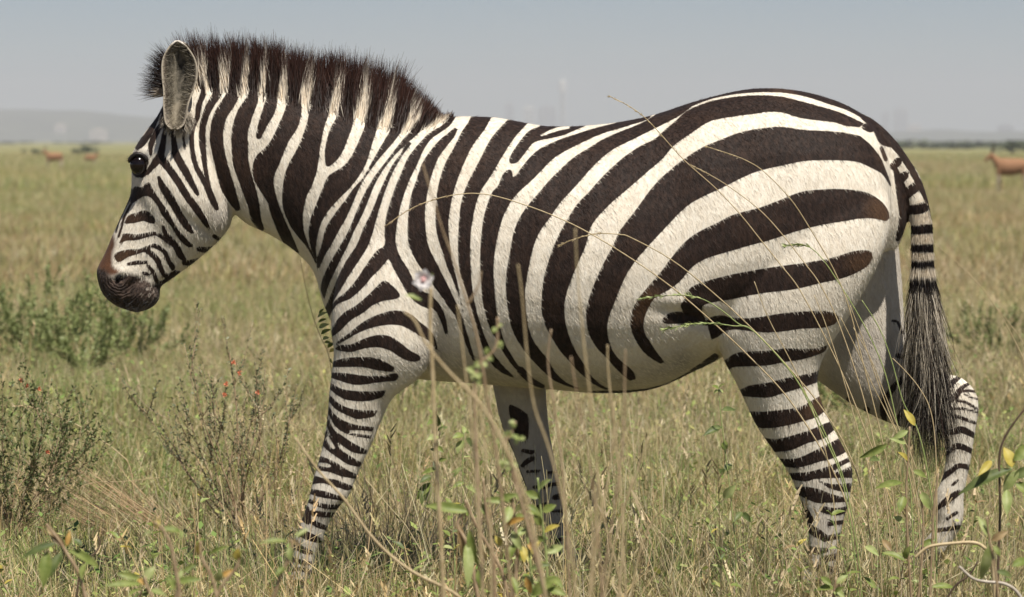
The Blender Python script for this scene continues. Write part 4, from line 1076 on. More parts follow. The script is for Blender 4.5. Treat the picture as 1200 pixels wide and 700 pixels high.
leafy_plant("leafy pale green sprig among dry stalks before the far foreleg", 6.6, ["630,560; 634,600; 640,650; 642,702", "612,588; 618,630; 626,702"],
            "632 574 646 562 9 p; 632 584 616 576 10 g; 636 600 652 592 10 g; 634 606 616 600 11 p; 638 624 656 616 9 y; 638 630 622 640 11 g; 640 648 660 640 10 p; 640 660 624 668 10 g; 612 590 600 578 9 p; 614 604 602 612 10 g; 616 620 604 630 9 p; 620 648 606 656 10 g; 642 676 660 690 11 g; 626 684 612 676 9 p; 618 636 630 650 8 o", .003, "green")
leafy_plant("upright green weed with paired leaves between the forelegs", 9.9, ["511,478; 512,520; 514,586; 516,640"],
            "512 494 500 498 9 g; 512 488 502 480 6 g; 513 500 512 486 7 d; 514 512 500 516 9 p; 513 524 520 530 6 g; 512 530 504 526 6 g; 514 552 508 540 7 d; 514 550 494 556 8 g; 506 558 492 566 9 d; 506 566 488 586 11 g; 500 566 500 590 10 p; 496 570 494 592 9 d; 514 540 524 538 5 g; 513 506 520 500 5 d", .0022, "dark")
leafy_plant("paler weed with loose heart-shaped leaves under the zebra's chest", 10.0, ["544,506; 542,540; 543,590; 545,640"],
            "543 510 530 514 9 g; 546 514 553 524 10 d; 542 516 536 532 9 p; 543 508 544 500 6 p; 544 536 552 536 6 p; 542 548 532 560 8 p; 562 546 566 540 7 g; 544 566 530 572 7 g; 545 570 560 580 8 p; 543 590 530 604 8 g; 566 570 572 552 7 p; 545 600 560 606 8 g", .002, "green")
leafy_plant("thin climbing weed with single oval leaves before the hind stifle", 8.5, ["842,456; 845,490; 850,530; 856,580; 862,640"],
            "846 481 862 481 8 d; 846 500 824 511 9 d; 849 528 850 516 8 g; 850 552 858 544 10 d; 848 556 842 550 9 d; 848 584 862 568 11 p; 842 456 834 452 5 g; 842 456 850 450 5 g; 842 458 848 460 5 p; 842 458 836 462 5 p; 868 602 880 612 9 d; 870 600 860 612 8 d", .0018, "green")
leafy_plant("bushy sprig with long lance leaves by the hind foot under the tail", 8.0, ["1066,500; 1064,540; 1062,580; 1064,640; 1068,702", "1078,576; 1082,610; 1080,660; 1076,702", "1100,555; 1094,600; 1090,702"],
            "1058 566 1025 573 10 g; 1040 521 1007 537 9 g; 1062 520 1042 514 8 p; 1060 582 1054 602 11 g; 1078 576 1091 598 11 p; 1072 499 1059 480 9 y; 1064 505 1046 515 8 p; 1064 540 1052 530 7 y; 1030 538 1018 540 8 d;"
            "1070 552 1086 560 8 g; 1044 646 1034 632 9 b; 1034 648 1062 658 9 g; 1060 655 1066 640 8 g; 1014 640 1030 652 9 p; 1092 688 1119 689 9 g; 1080 640 1096 632 8 g; 1060 612 1046 606 8 p; 990 674 1009 671 6 g; 1026 690 1012 676 8 g", .0032)
leafy_plant("dark-stemmed plant with one big dark leaf and several yellow leaves", 7.2, ["1202,478; 1188,496; 1176,516; 1171,540; 1172,600; 1168,702"],
            "1186 550 1123 580 15 d; 1186 548 1176 524 15 y; 1162 540 1146 558 9 y; 1188 540 1206 520 14 g; 1194 552 1176 578 15 p; 1180 574 1180 604 12 p; 1188 560 1210 548 12 d; 1190 566 1206 580 12 g", .0030, "dark")
leafy_plant("small upright sprig with an oval green leaf hanging below its tip", 6.4, ["1156,606; 1160,634; 1166,664; 1170,702"],
            "1160 630 1146 606 11 p; 1162 634 1182 622 9 b; 1160 638 1149 680 13 p; 1164 640 1172 652 7 g; 1186 664 1206 656 11 g; 1168 670 1186 676 9 d", .0028)
leafy_plant("leafy shoot low in the grass below the near hind leg", 7.4, ["980,676; 976,702"], "978 690 956 692 11 g; 976 692 990 700 10 p; 974 686 962 676 8 g; 980 684 994 674 7 p; 978 696 990 688 7 g")
leafy_plant("curling sprig with small leaflets against the zebra's chest", 9.05, ["352,304; 358,336; 366,368; 376,396; 386,420; 392,480; 390,560"],
            "372 372 384 366 5 p; 373 378 383 374 5 g; 374 384 386 380 6 p; 376 392 388 386 6 g; 378 398 386 396 6 p; 380 402 390 404 7 p; 384 408 392 402 6 g; 386 412 394 410 5 y; 388 420 392 428 6 p; 374 368 380 362 4 g", .0012, "straw")

# small weeds scattered at the zebra's feet
for i in range(20):
    d = rng.uniform(7.6, 8.7); px = rng.uniform(440, 700) if i < 8 else (rng.uniform(860, 1190) if i < 16 else rng.uniform(20, 330))
    x = (px - 600) / PPM * d / CAM_D; hh = rng.uniform(.14, .30) * (1.0 if d > 8 else 1.15)
    t = empty("broad_leaved_weed", (x, d - CAM_D, 0))
    top_ = np.array((rng.normal(0, .04), rng.normal(0, .03), hh))
    path = catmull(np.array([top_, top_ * np.array((.6, .6, .66)) + rng.normal(0, .008, 3), top_ * np.array((.2, .2, .33)), (0, 0, -.01)]), 4)
    stem_mesh("stem", path, .0010, .0020, STEM[rng.choice(["green", "brown"])], t)
    az = rng.uniform(0, 6.28)
    for k in range(rng.integers(8, 13)):
        f_ = k / 12; p = path[int(f_ * 9)]; az += 2.4
        L_ = rng.uniform(.016, .034) * (1.1 - .3 * abs(f_ - .4)); dv = np.array((math.cos(az), math.sin(az) * .8, rng.uniform(-.25, .7))); dv /= np.linalg.norm(dv)
        leaf_obj(p, p + dv * L_, L_ * rng.uniform(.32, .5), LEAF[rng.choice(list("ggggpppdyb"))], t, face=(rng.normal(0, .3), -.3, 1))
    tag(t, "small broad-leaved green weed in the grass " + ("between the forelegs" if i < 8 else "around the hind hooves" if i < 16 else "before the twiggy flowering shrub"), "plant", "small weeds at the zebra's feet")

# dry grass stalks close to the camera
def stalk(label, d, path, w0=1.5, w1=5, colr="straw", group="dry stalks in front of the zebra", name="dry_grass_stalk", cat="grass stalk", extra=()):
    p = to_ground(px_path(path, d)); o = np.array((p[-1][0], p[-1][1], 0)); k = d / CAM_D / PPM / 2
    t = empty(name, o)
    stem_mesh("stem", p - o, w0 * k, w1 * k, STEM[colr], t)
    for e in extra: stem_mesh("side_stem", px_path(e, d) - o, w0 * k, w1 * k * .7, STEM[colr], t)
    tag(t, label, cat, group); t["d"] = d
    return t, o
LB = iter(("blurred straw stalk bending across the ribs onto the far foreleg", "tallest blurred straw stalk before the ribs, reaching mid flank", "short blurred stalk with its tip just behind the far foreleg's top",
           "blurred stalk curving outward under the belly's lowest point", "blurred stalk before the belly, gently curved towards the hind leg", "blurred stalk leaning forward beneath the belly",
           "blurred stalk crossing the girth just behind the elbow", "low blurred stalk before the gap between the forelegs"))
stalk("tall blurred brown stalk rising in front of the zebra's shoulder", 5.2, "495,192; 505,225; 519,271; 530,300; 546,350; 560,400; 570,460; 580,520; 590,600; 600,702", 2, 4.5, "brown", extra=["564,318; 560,336; 549,356"])
for s_ in ("607,310; 612,350; 618,420; 626,476; 640,516; 650,550; 664,610; 676,702", "674,268; 676,310; 681,370; 686,420; 692,470; 700,560; 694,702",
           "646,386; 642,425; 650,480; 660,560; 668,702", "669,418; 676,462; 690,540; 700,620; 706,702", "712,404; 713,440; 722,520; 730,620; 724,702",
           "733,410; 732,440; 730,520; 716,620; 704,702", "536,358; 541,400; 547,452; 556,540; 566,702", "561,468; 568,520; 574,600; 576,702"):
    stalk(next(LB), rng.uniform(4.9, 5.6), s_, 1.8, 3.6, rng.choice(["straw", "brown"]))
LC = "blurred dry stalk leaning in the thicket of stems behind the far foreleg"
for s_ in ("760,512; 744,560; 724,620; 708,702", "720,470; 716,540; 702,620; 690,702", "698,520; 706,600; 722,660; 728,702", "770,600; 752,640; 738,702", "684,560; 694,620; 690,702", "742,560; 730,610; 734,702"):
    stalk(LC, rng.uniform(5.4, 6.2), s_, 1.5, 3.2, rng.choice(["straw", "brown"]))
stalk("thick yellowish stalk slanting down in front of the elbow", 5.0, "474,366; 486,376; 500,404; 528,438; 560,470; 590,520; 620,600; 640,702", 3, 4.5)
stalk("long bare stalk slanting across the front of the near foreleg", 6.3, "345,512; 372,550; 404,586; 440,634; 480,668; 530,694; 560,720", 2.5, 5)
t, o = stalk("stalk tipped by a white flower with a pink centre before the shoulder", 5.3, "505,336; 504,380; 507,440; 510,520; 516,620; 520,702", 4, 6)
fl = NT("petal_white"); petal = fl.out((.80, .76, .74), .5, None, .3, trans=.3)
pk = NT("flower_pink"); pink = pk.out((.75, .42, .40), .5)
c = np.array(at(496, 328, 5.3 - CAM_D)) - o; k = 5.3 / CAM_D / PPM
for i in range(6):
    a = i * math.pi / 3 + .3
    leaf_obj(c, c + np.array((math.cos(a), -.3, math.sin(a))) * 13 * k, 14 * k, petal, t, "petal", face=(0, -1, 0))
V, Fc = uv_sphere(3 * k, 2.5 * k, 3 * k, 12, 8); e = mesh_obj("flower_centre", V, Fc, pink, t); e.location = c + np.array((0, -.004, 0))
leaf_obj(np.array(at(504, 340, 5.3 - CAM_D)) - o, np.array(at(507, 320, 5.3 - CAM_D)) - o, 8 * k, LEAF["p"], t); leaf_obj(np.array(at(494, 352, 5.3 - CAM_D)) - o, np.array(at(474, 346, 5.3 - CAM_D)) - o, 7 * k, LEAF["p"], t)
for lab, s_, buds in (("blurred stalk knotted with bright green buds before the ribs", "583,372; 582,404; 572,418; 560,430; 556,470; 560,560; 566,702", "582 384 8; 582 404 8; 572 416 9; 563 424 10; 556 436 11; 560 444 8"),
                      ("blurred stalk knotted with green buds before the dark knee patch", "604,494; 598,510; 592,520; 600,552; 614,600; 640,702", "604 496 8; 596 512 8; 608 514 8; 590 540 9; 598 544 9; 584 516 7")):
    t, o = stalk(lab, 5.3, s_, 3, 5, "brown")
    for ln in buds.split(";"):
        x, y, r = map(float, ln.split()); k = 5.3 / CAM_D / PPM
        b0 = np.array(at(x, y, 5.3 - CAM_D)) - o
        for i in range(3):
            a = rng.uniform(0, 6.28)
            leaf_obj(b0, b0 + np.array((math.cos(a), -.2, math.sin(a))) * r * k, r * .8 * k, LEAF["p"], t, "bud")

# long fine culms crossing the flank
def culm(label, d, path, head=(0, 0), colr="straw", w0=1.0, w1=1.9, headc="straw"):
    t, o = stalk(label, d, path, w0, w1, colr, "fine grass culms leaning across the zebra's flank", "grass_culm", "grass stalk")
    if head[1]:
        P = px_path(path, d, 8); n = max(3, int(len(P) * head[1])); P = P[:n] - o
        V, Fc, r0 = [], [], head[0] / PPM * d / CAM_D
        for i in range(60):                     # spikelets along the top of the culm
            f = rng.uniform(0, 1) ** 1.1 * (n - 1); j = min(int(f), n - 2); p = P[j] + (P[j + 1] - P[j]) * (f - j)
            dr = P[max(j - 1, 0)] - P[j + 1]; dr = dr / np.linalg.norm(dr) + rng.normal(0, .28, 3); dr /= np.linalg.norm(dr)
            sd = np.cross(dr, rng.normal(size=3)); sd /= np.linalg.norm(sd); b = len(V)
            V += [p, p + dr * r0 * 2 + sd * r0 * .35, p + dr * r0 * 4, p + dr * r0 * 2 - sd * r0 * .35]; Fc.append((b, b + 1, b + 2, b + 3))
        mesh_obj("seed_head", V, Fc, STEM[headc], t)
    return t
culm("long straw culm arching up past the zebra's back from the hind leg", 8.5, "714,113; 736,124; 760,142; 800,186; 840,222; 868,252; 892,282; 916,312; 936,338; 962,386; 988,440; 1012,500; 1034,560; 1050,640; 1056,700", (1.2, .22))
culm("long straw culm arching from the shoulder to the hind leg", 8.4, "452,265; 476,248; 500,237; 530,229; 560,227; 592,233; 644,251; 690,273; 744,306; 794,342; 840,382; 880,420; 918,460; 950,506; 980,560; 1000,620; 1010,700", (1.4, .2), headc="brown")
culm("shorter straw culm arching over the ribs to the hind leg", 8.5, "656,288; 674,280; 700,274; 726,275; 740,279; 786,304; 832,340; 880,384; 918,424; 960,474; 994,530; 1016,600; 1024,700", (1.2, .2))
culm("straw culm curving over the croup and down the thigh", 8.5, "828,172; 856,181; 876,189; 896,202; 926,233; 948,266; 976,314; 994,358; 1010,420; 1030,500; 1046,580; 1056,700", (.9, .15))
culm("thin straw culm crossing the dark stripes of the croup", 8.45, "810,194; 830,204; 856,220; 890,246; 916,274; 944,310; 960,332; 980,372; 1004,440; 1020,500; 1040,600; 1046,700", (.9, .12))
culm("green grass culm with a drooping head over the thigh", 8.5, "922,288; 940,287; 952,292; 964,304; 978,324; 1004,366; 1022,400; 1038,440; 1052,500; 1066,560; 1072,700", (2.0, .22), "green", headc="green")
culm("green culm with a long head over the flank fold", 8.3, "752,350; 776,347; 800,346; 824,351; 846,364; 866,380; 884,389; 930,440; 960,500; 986,560; 1000,640; 1006,700", (2.0, .30), "green", headc="green")
culm("green culm with a straight pale head below the flank fold", 8.3, "780,386; 804,381; 830,379; 858,382; 884,389; 934,446; 966,506; 990,566; 1004,640; 1010,700", (2.0, .34), "green", headc="green")
for s_ in ("954,346; 966,376; 984,430; 1004,500; 1020,560; 1030,640; 1034,700", "996,358; 1012,400; 1030,452; 1048,500; 1066,560; 1084,640; 1090,700", "1000,384; 1020,420; 1036,460; 1052,500; 1070,540; 1092,610; 1100,700",
           "1046,420; 1062,436; 1078,456; 1090,480; 1096,520; 1098,600; 1096,700", "884,330; 900,372; 930,430; 952,480; 970,540; 980,620; 984,700", "1100,550; 1096,600; 1094,650; 1096,700", "985,372; 1004,410; 1022,450; 1040,486; 1056,520; 1074,580; 1080,700"):
    culm("bare straw culm rising past the near hind leg", rng.uniform(8.2, 8.6), s_, (0, 0), "straw", 1.0, 1.9)
culm("slim green culm standing in front of the tail tuft", 8.3, "1010,352; 1030,384; 1044,420; 1058,470; 1072,496; 1080,520; 1088,560; 1096,620; 1098,700", (0, 0), "green", 1.2, 2.2)
for s_ in ("1168,361; 1182,378; 1200,404; 1216,440; 1226,520; 1230,640", "1096,286; 1110,298; 1136,322; 1160,350; 1184,390; 1206,440; 1222,520; 1230,640"):
    culm("fine straw culm leaning over the plain behind the tail", 8.6, s_, (0, 0), "straw", .9, 1.6)
culm("long pale straw with a bent seed head beside the dark green bush", 10.6, "18,476; 34,477; 60,485; 90,498; 116,514; 140,532; 152,548; 160,600; 164,650", (1.4, .28))
culm("level straw lying across the grass left of the twiggy shrub", 10.8, "196,559; 170,562; 140,565; 110,566; 90,580; 84,640", (0, 0))
# dead branches low on the right
for lab, d, s_, w, c_ in (("arched bare tan branch in the grass below the hind hooves", 7.4, "1072,654; 1082,645; 1092,640; 1116,637; 1140,636; 1152,641; 1162,654; 1166,700", 5, "straw"),
                          ("grey dead twig lying in the grass under the arched branch", 7.2, "1124,664; 1140,678; 1156,682; 1176,684; 1190,692; 1200,706", 5, "grey"),
                          ("short dark forked twig beside the arched branch", 7.2, "1146,658; 1136,674; 1120,686; 1108,704", 3, "dark"),
                          ("thin dark crooked twig by the drooping leafy sprig", 6.9, "115,628; 117,638; 112,648; 98,660; 92,680; 90,704", 3, "dark")):
    stalk(lab, d, s_, w * .7, w, c_, "dead twigs in the grass", "dead_branch", "branch")

# ------------------------------------------------------------------ shrubs
redm = NT("flower_red"); RED_F = redm.out((.60, .20, .10), .5, None, .3, trans=.2)
def shrub(label, d, px, width, height, n, leafc, stemc, flowers=(), leaf=.010, nleaf=40, lean=0.0, twig=4, name="shrub", spread=1.0, dens=1.0):
    """stems fan up from one root; each is a tapering branch with side twigs and small leaves"""
    base = np.array(at(px, 0, d - CAM_D)); base[2] = 0
    t = empty(name, base)
    LV, LF = [], []
    SV, SF = [], []
    def add(V, Fc):
        b = len(SV); SV.extend(V); SF.extend([tuple(i + b for i in f) for f in Fc])
    def leaves_on(path, m):
        for _ in range(m):
            f = rng.uniform(.25, 1) * (len(path) - 1); j = min(int(f), len(path) - 2); p = path[j] + (path[j + 1] - path[j]) * (f - j)
            dr = path[j + 1] - path[j]; dr = dr / np.linalg.norm(dr) * rng.uniform(.3, .9) + rng.normal(0, .55, 3); dr /= np.linalg.norm(dr)
            sd = np.cross(dr, rng.normal(size=3)); sd /= np.linalg.norm(sd); L_ = leaf * rng.uniform(.6, 1.4); b = len(LV)
            LV.extend([p, p + dr * L_ * .5 + sd * L_ * .20, p + dr * L_, p + dr * L_ * .5 - sd * L_ * .20]); LF.append((b, b + 1, b + 2, b + 3))
    tips = []
    for i in range(n):
        u_ = (i + .5) / n * 2 - 1 + rng.normal(0, .10)
        hh = height * (1 - .35 * abs(u_)) * rng.uniform(.72, 1.05)
        tip = np.array((u_ * width / 2 * spread + lean * hh, rng.normal(0, width * .18), hh))
        fork = np.array((tip[0] * .18 + lean * hh * .2, tip[1] * .2, hh * rng.uniform(.12, .30)))
        mid = fork + (tip - fork) * .55 + np.array((u_ * width * .06, rng.normal(0, .02), -.04 * hh))
        path = catmull(np.array([(0, 0, -.01), fork, mid, tip]) + rng.normal(0, .012, (4, 3)) * np.array([[0], [1], [1], [.5]]), 4)
        add(*tube(path, np.linspace(.0042, .0010, len(path)) * height * 1.3, 5)); leaves_on(path[4:], int(nleaf * dens)); tips.append(path)
        for k in range(twig):
            j = rng.integers(4, len(path) - 1); p0 = path[j]
            dr = (path[j] - path[j - 1]); dr = dr / np.linalg.norm(dr) + rng.normal(0, .55, 3) * np.array((1, 1, .4)); dr /= np.linalg.norm(dr); ln = height * rng.uniform(.12, .30)
            pp = catmull(np.array([p0, p0 + dr * ln * .5, p0 + dr * ln + np.array((0, 0, ln * .25))]), 3)
            add(*tube(pp, np.linspace(.0022, .0008, len(pp)) * height * 1.3, 4)); leaves_on(pp, int(nleaf * .6 * dens))
    st = mesh_obj("branches", np.array(SV), SF, STEM[stemc], t)
    fo = mesh_obj("foliage", np.array(LV), np.array(LF), leafc, t); tag(fo, kind="stuff")
    for fx, fy in flowers:
        p = np.array(at(fx, fy, d - CAM_D)) - base; k = d / CAM_D / PPM
        for i in range(5):
            a = i * 1.26 + rng.uniform(0, 1)
            leaf_obj(p, p + np.array((math.cos(a), -.5, math.sin(a))) * 3.4 * k, 3 * k, RED_F, t, "flower_petal")
    return tag(t, label, "shrub")
SH_GREY = plant_mat("shrub_grey_leaf", (.12, .14, .07), (.21, .23, .12), .2); SH_GREEN = plant_mat("shrub_green_leaf", (.19, .23, .08), (.30, .33, .13), .25); SH_DARK = plant_mat("shrub_dark_leaf", (.11, .14, .05), (.20, .23, .09), .2)
shrub("twiggy grey-green shrub dotted with orange-red flowers before the zebra's foreleg", 10.6, 290, .42, .60, 15, SH_GREY, "brown", [(281, 437), (263, 463), (302, 460), (265, 450), (274, 425)], .010, 62, -.18, 4)
shrub("dry pale bare-branched bush beside the twiggy flowering shrub", 10.4, 318, .26, .40, 9, STEM["straw"], "brown", (), .010, 10, .05, 3)
shrub("dark green bush with red flowers spilling in at the left edge", 10.2, 10, .50, .50, 26, SH_DARK, "brown", [(25, 446), (32, 452), (46, 456), (56, 530)], .012, 60, .0, 5)
shrub("feathery green bush below the zebra's nose", 17.5, 100, .50, .42, 22, SH_GREEN, "green", (), .020, 50, .0, 4)
shrub("feathery green bush between the left-edge bush and the nose bush", 18.5, 40, .60, .46, 24, SH_GREEN, "green", [(72, 436)], .020, 50, .05, 4)
shrub("low green bush right of the feathery one below the nose", 19.0, 158, .55, .30, 18, SH_GREEN, "green", (), .020, 40, .0, 4)
shrub("loose green weed bush rising behind the zebra's foreleg", 16.0, 480, .5, .26, 14, SH_GREEN, "green", (), .018, 30, .0, 3)
shrub("small pale green tuft bush behind the dangling nose", 20.5, 112, .16, .42, 6, LEAF["g"], "green", (), .022, 16, .0, 2)
shrub("leafy green bush behind the lifted hind leg", 15.0, 1010, .50, .30, 16, SH_GREEN, "green", (), .020, 40, .0, 4)
shrub("spreading green weed bush behind the lifted hock", 19.0, 1170, .6, .30, 16, SH_GREEN, "green", (), .020, 36, .0, 4)
# grass tussocks that stand out
def tussock(label, px, d, parts, rot=0):
    base = at(px, 0, d - CAM_D)
    o = mesh_obj("grass_tussock", np.vstack([p[0] for p in parts]), np.vstack([p[1] + sum(len(q[0]) for q in parts[:i]) for i, p in enumerate(parts)]), GRASS)
    T = np.vstack([p[2] for p in parts]); set_attr(o, "tint", np.hstack([T, np.ones((len(T), 1))]), 'FLOAT_COLOR')
    o.location = (base.x, base.y, 0); tag(o, label, "grass", "grass tussocks"); return o
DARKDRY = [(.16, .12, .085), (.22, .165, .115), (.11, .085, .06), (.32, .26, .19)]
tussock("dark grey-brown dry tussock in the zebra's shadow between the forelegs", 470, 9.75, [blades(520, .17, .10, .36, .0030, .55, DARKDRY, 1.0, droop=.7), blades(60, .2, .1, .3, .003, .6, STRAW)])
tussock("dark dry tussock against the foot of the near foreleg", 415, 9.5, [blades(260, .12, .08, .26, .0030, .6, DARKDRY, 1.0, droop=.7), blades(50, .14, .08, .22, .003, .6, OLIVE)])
def lean_blades(n, rad, h0, h1, w, cols, dx, dz=1.0):
    v_, q_, t_ = blades(n, rad, h0, h1, w, .18, cols, 1.0)
    v_[:, 0] += dx * np.maximum(v_[:, 2], 0); v_[:, 2] *= dz; return v_, q_, t_
BROWNST = [(.42, .28, .16), (.50, .34, .20), (.34, .22, .13), (.56, .43, .27)]
tussock("reddish dry tussock leaning over towards the left-edge bush", 196, 10.4, [lean_blades(170, .13, .20, .52, .0032, BROWNST, -1.15, .72), blades(60, .12, .06, .2, .0036, .5, GREEN)])
tussock("straw tussock leaning right behind the near foreleg", 452, 10.6, [lean_blades(60, .10, .25, .55, .003, STRAW + DRY, -.35, .95)])
tussock("tall straw tussock behind the far foreleg", 700, 10.8, [lean_blades(80, .22, .15, .42, .003, STRAW, -.2), blades(60, .2, .05, .2, .003, .6, OLIVE)])
tussock("fresh green tussock at the right below the belly", 800, 10.9, [blades(260, .22, .06, .24, .0034, .5, GREEN + LIME)])
tussock("fresh green tussock between the near hind hoof and the tail", 1010, 9.7, [blades(240, .18, .08, .26, .0036, .5, GREEN + LIME), blades(60, .2, .1, .3, .0028, .5, STRAW)])
tussock("thick straw tussock hiding the near hind hoof", 955, 8.75, [blades(150, .16, .08, .30, .0028, .45, STRAW + DRY), blades(70, .16, .06, .22, .0032, .5, GREEN)])
tussock("thin straw tussock hiding the far hind hoof", 1104, 9.0, [blades(110, .14, .10, .32, .0028, .4, STRAW + OLIVE), blades(50, .14, .06, .24, .0032, .5, GREEN)])

for lab, px, d, k in (("loose straw tussock at the near foreleg's hoof", 350, 8.7, 0), ("ragged green tussock just before the near foreleg", 318, 8.75, 1), ("dry tussock at the far foreleg's hoof", 668, 8.95, 0),
                      ("ragged dry tussock before the near hind cannon", 985, 8.6, 0), ("wispy green tussock beside the near hind hoof", 925, 8.7, 1), ("straw tussock under the lifted hind hoof", 1080, 8.8, 0),
                      ("matted dry tussock between the hind legs", 1040, 8.9, 0), ("short green tussock midway under the belly", 760, 8.8, 1)):
    tussock(lab, px, d, [blades(300, .17, .10, .29, .0027, .6, (GREEN + LIME) if k else (STRAW + DRY + OLIVE), .9), blades(130, .17, .05, .22, .003, 1.3, DRY + STRAW), blades(60, .16, .06, .2, .0034, .6, GREEN), weed(10)])

# ------------------------------------------------------------------ antelopes far out
def antelope_parts():
    parts = [[(425,390,440,440,0,.05),(440,345,452,490,0,.11),(500,325,500,510,0,.14),(580,330,580,512,0,.155),(660,328,660,495,0,.15),(720,335,715,470,0,.14),(755,355,750,440,0,.10),(768,380,765,420,0,.05)],
             [(490,335,455,460,0,.095),(432,300,418,405,0,.065),(398,274,388,345,0,.05),(385,262,384,322,0,.05)],
             [(392,264,398,320,0,.045),(362,280,378,334,0,.05),(328,322,346,356,0,.034),(308,350,322,368,0,.024)],
             [(742,350,770,380,0,.02),(770,385,782,395,0,.016),(776,440,786,440,0,.012)]]
    for x, y, lean in ((450, -.07, -8), (470, .07, 14)): parts.append([(x-22,440,x+34,440,y,.05),(x-14,520,x+20,520,y,.038),(x-10+lean,600,x+12+lean,600,y,.024),(x-8+lean,690,x+8+lean,690,y,.016),(x-10+lean,768,x+10+lean,768,y,.022)])
    for x, y, lean in ((722, -.07, 10), (740, .07, -6)): parts.append([(x-60,400,x+36,390,y,.06),(x-34,480,x+26,480,y,.045),(x-2,560,x+34,560,y,.028),(x-4+lean,640,x+16+lean,640,y,.018),(x-8+lean,768,x+14+lean,768,y,.022)])
    AV, AF, off = [], [], 0
    for st in parts:
        v_, f_ = loft(st, 4, 16); AV.append(v_); AF += [tuple(i + off for i in q) for q in f_]; off += len(v_)
    V = np.vstack(AV); V[:, 2] -= CAM_H - 605 / PPM
    src = mesh_obj("antelope_source", V, AF)
    md = src.modifiers.new("fuse", 'REMESH'); md.mode = 'VOXEL'; md.voxel_size = .016
    md = src.modifiers.new("relax", 'SMOOTH'); md.factor = .5; md.iterations = 5
    me = bpy.data.meshes.new_from_object(src.evaluated_get(bpy.context.evaluated_depsgraph_get())); bpy.data.objects.remove(src)
    me.polygons.foreach_set("use_smooth", np.ones(len(me.polygons), bool))
    return me
am = NT("antelope_coat"); sep = am.node("ShaderNodeSeparateXYZ"); am.l.new(am.coords(), sep.inputs[0])
acol = am.mix(am.noise(12, am.coords(), 3), (.24, .125, .065), (.33, .18, .10))
ANT = am.out(am.mix(am.ramp(am.math('ADD', sep.outputs[2], am.math('MULTIPLY', am.noise(9, am.coords()), .08)), .52, .62), (.55, .45, .34), acol), .8, None, .15)
me_ant = antelope_parts(); me_ant.materials.clear(); me_ant.materials.append(ANT)
hornm = NT("antelope_horn"); HORN = hornm.out((.05, .04, .035), .5)
for lab, px, d, sc, rz in (("reddish brown antelope grazing at the right beyond the zebra's tail", 1186, 70, .88, 0), ("orange-brown antelope far out before the zebra's face", 64, 128, .80, 0),
                           ("small antelope far out beside the dark round bush", 106, 150, .62, math.pi)):
    s = PPM * CAM_D / d
    t = empty("antelope", ((px - 600) / s, d - CAM_D, 0)); t.rotation_euler = (0, 0, rz); t.scale = (sc,) * 3
    b = bpy.data.objects.new("body", me_ant); col.objects.link(b); b.parent = t
    for sg in (-1, 1):
        leaf_obj((-.425, sg * .04, .99), (-.37, sg * .11, 1.07), .045, ANT, t, "ear", face=(-.7, sg * .3, .2))
        V, Fc = tube(catmull(np.array([(-.43, sg * .025, 1.0), (-.40, sg * .035, 1.09), (-.36, sg * .05, 1.16), (-.37, sg * .055, 1.24)]), 4), np.linspace(.014, .004, 13), 6)
        mesh_obj("horn", V, Fc, HORN, t)
    tag(t, lab, "antelope", "antelopes on the plain")

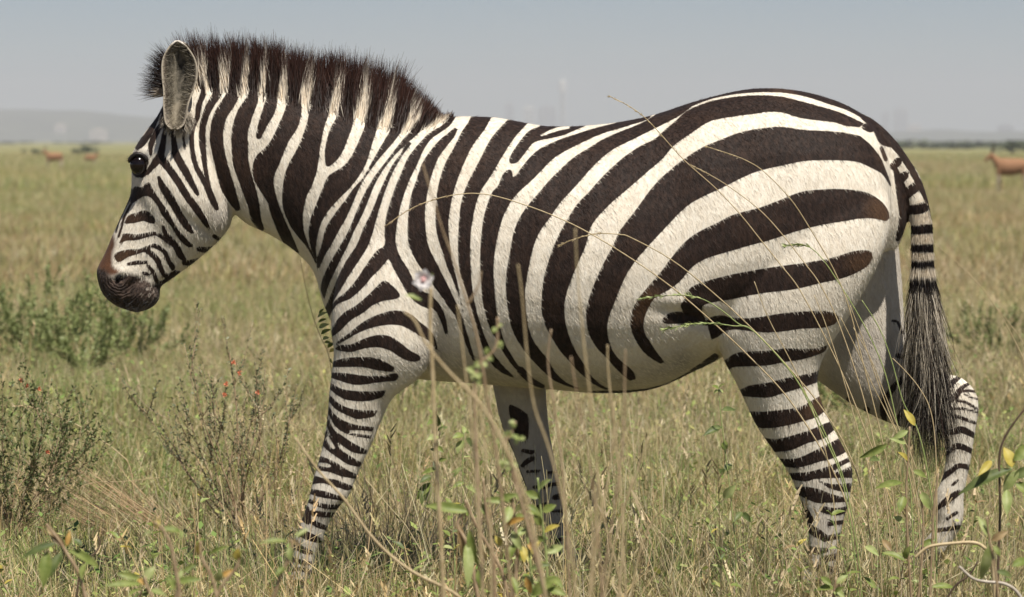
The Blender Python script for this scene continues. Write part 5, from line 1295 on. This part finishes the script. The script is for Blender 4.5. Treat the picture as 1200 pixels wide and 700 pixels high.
# ------------------------------------------------------------------ far bushes
def far_bush_mesh(seed, n=420):
    r = np.random.default_rng(seed); V, Fc, SV, SF = [], [], [], []
    lobes = [(r.normal(0, .42), r.normal(0, .3), r.uniform(.25, .6), r.uniform(.22, .42)) for _ in range(9)]
    for i in range(n):
        lx, ly, lz, lr = lobes[r.integers(9)]
        dv = r.normal(size=3); dv /= np.linalg.norm(dv); p = np.array((lx, ly, lz)) + dv * lr * r.uniform(.6, 1.05) * np.array((1, 1, .8)); p[2] = abs(p[2])
        a, b_ = r.normal(size=3), r.normal(size=3); a /= np.linalg.norm(a); b_ = np.cross(a, b_); b_ /= np.linalg.norm(b_); sz = r.uniform(.06, .12); k = len(V)
        V += [p - a * sz, p + b_ * sz * .6, p + a * sz, p - b_ * sz * .6]; Fc.append((k, k + 1, k + 2, k + 3))
    for lx, ly, lz, lr in lobes[:6]:
        v_, f_ = tube(catmull(np.array([(0, 0, -.02), (lx * .4, ly * .4, lz * .4), (lx, ly, lz)]), 3), np.linspace(.04, .012, 7), 5); k = len(SV)
        SV += list(v_); SF += [tuple(i + k for i in q) for q in f_]
    return np.array(V), np.array(Fc), SV, SF
BUSHM = plant_mat("bush_far_leaf", (.05, .065, .030), (.10, .115, .055), .1, 6)
bm = [far_bush_mesh(s) for s in (1, 2, 3)]
def far_bush(label, px, d, size):
    s = PPM * CAM_D / d; t = empty("round_bush", ((px - 600) / s, d - CAM_D, 0)); t.scale = (size * 1.25, size * 1.25, size); t.rotation_euler = (0, 0, rng.uniform(0, 6))
    v_, f_, sv, sf = bm[rng.integers(3)]
    tag(mesh_obj("crown", v_, f_, BUSHM, t), kind="stuff"); mesh_obj("trunk", sv, sf, STEM["dark"], t)
    tag(t, label, "bush")
far_bush("dark round bush far out on the plain before the zebra's face", 103, 300, .95)
far_bush("smaller dark bush beside the orange-brown antelope", 90, 310, .6)
far_bush("tiny dark bush close before the orange-brown antelope's head", 41, 290, .6)
far_bush("dark bush on the plain behind the right-hand antelope", 1186, 330, 1.4)
# a low belt of thicket along the horizon, too far to count
n = 900
dd = 500 * (3200 / 500) ** rng.uniform(0, 1, n); xx = rng.uniform(-.17, .17, n) * dd
keep = (xx > .06 * dd) | (rng.uniform(0, 1, n) < .35) & (dd > 1100); dd, xx = dd[keep], xx[keep]
VV, FF, off = [], [], 0
for d, x in zip(dd, xx):
    v_, f_, _, _ = bm[rng.integers(3)]
    sub = rng.choice(len(f_), 90, replace=False); f2 = f_[sub]; v2 = v_[f2.ravel()].copy(); 
    c = v2.reshape(-1, 4, 3).mean(1, keepdims=True); v2 = ((v2.reshape(-1, 4, 3) - c) * 2.2 + c).reshape(-1, 3)
    v2 = v2 * np.array((2.6, 2.0, rng.uniform(.6, 1.25))) * rng.uniform(.8, 1.5) + np.array((x, d - CAM_D, -.1))
    VV.append(v2); FF.append(np.arange(len(v2)).reshape(-1, 4) + off); off += len(v2)
tag(mesh_obj("distant_thicket", np.vstack(VV), np.vstack(FF), BUSHM), "low dark belt of thicket along the hazy horizon", "thicket", kind="stuff")
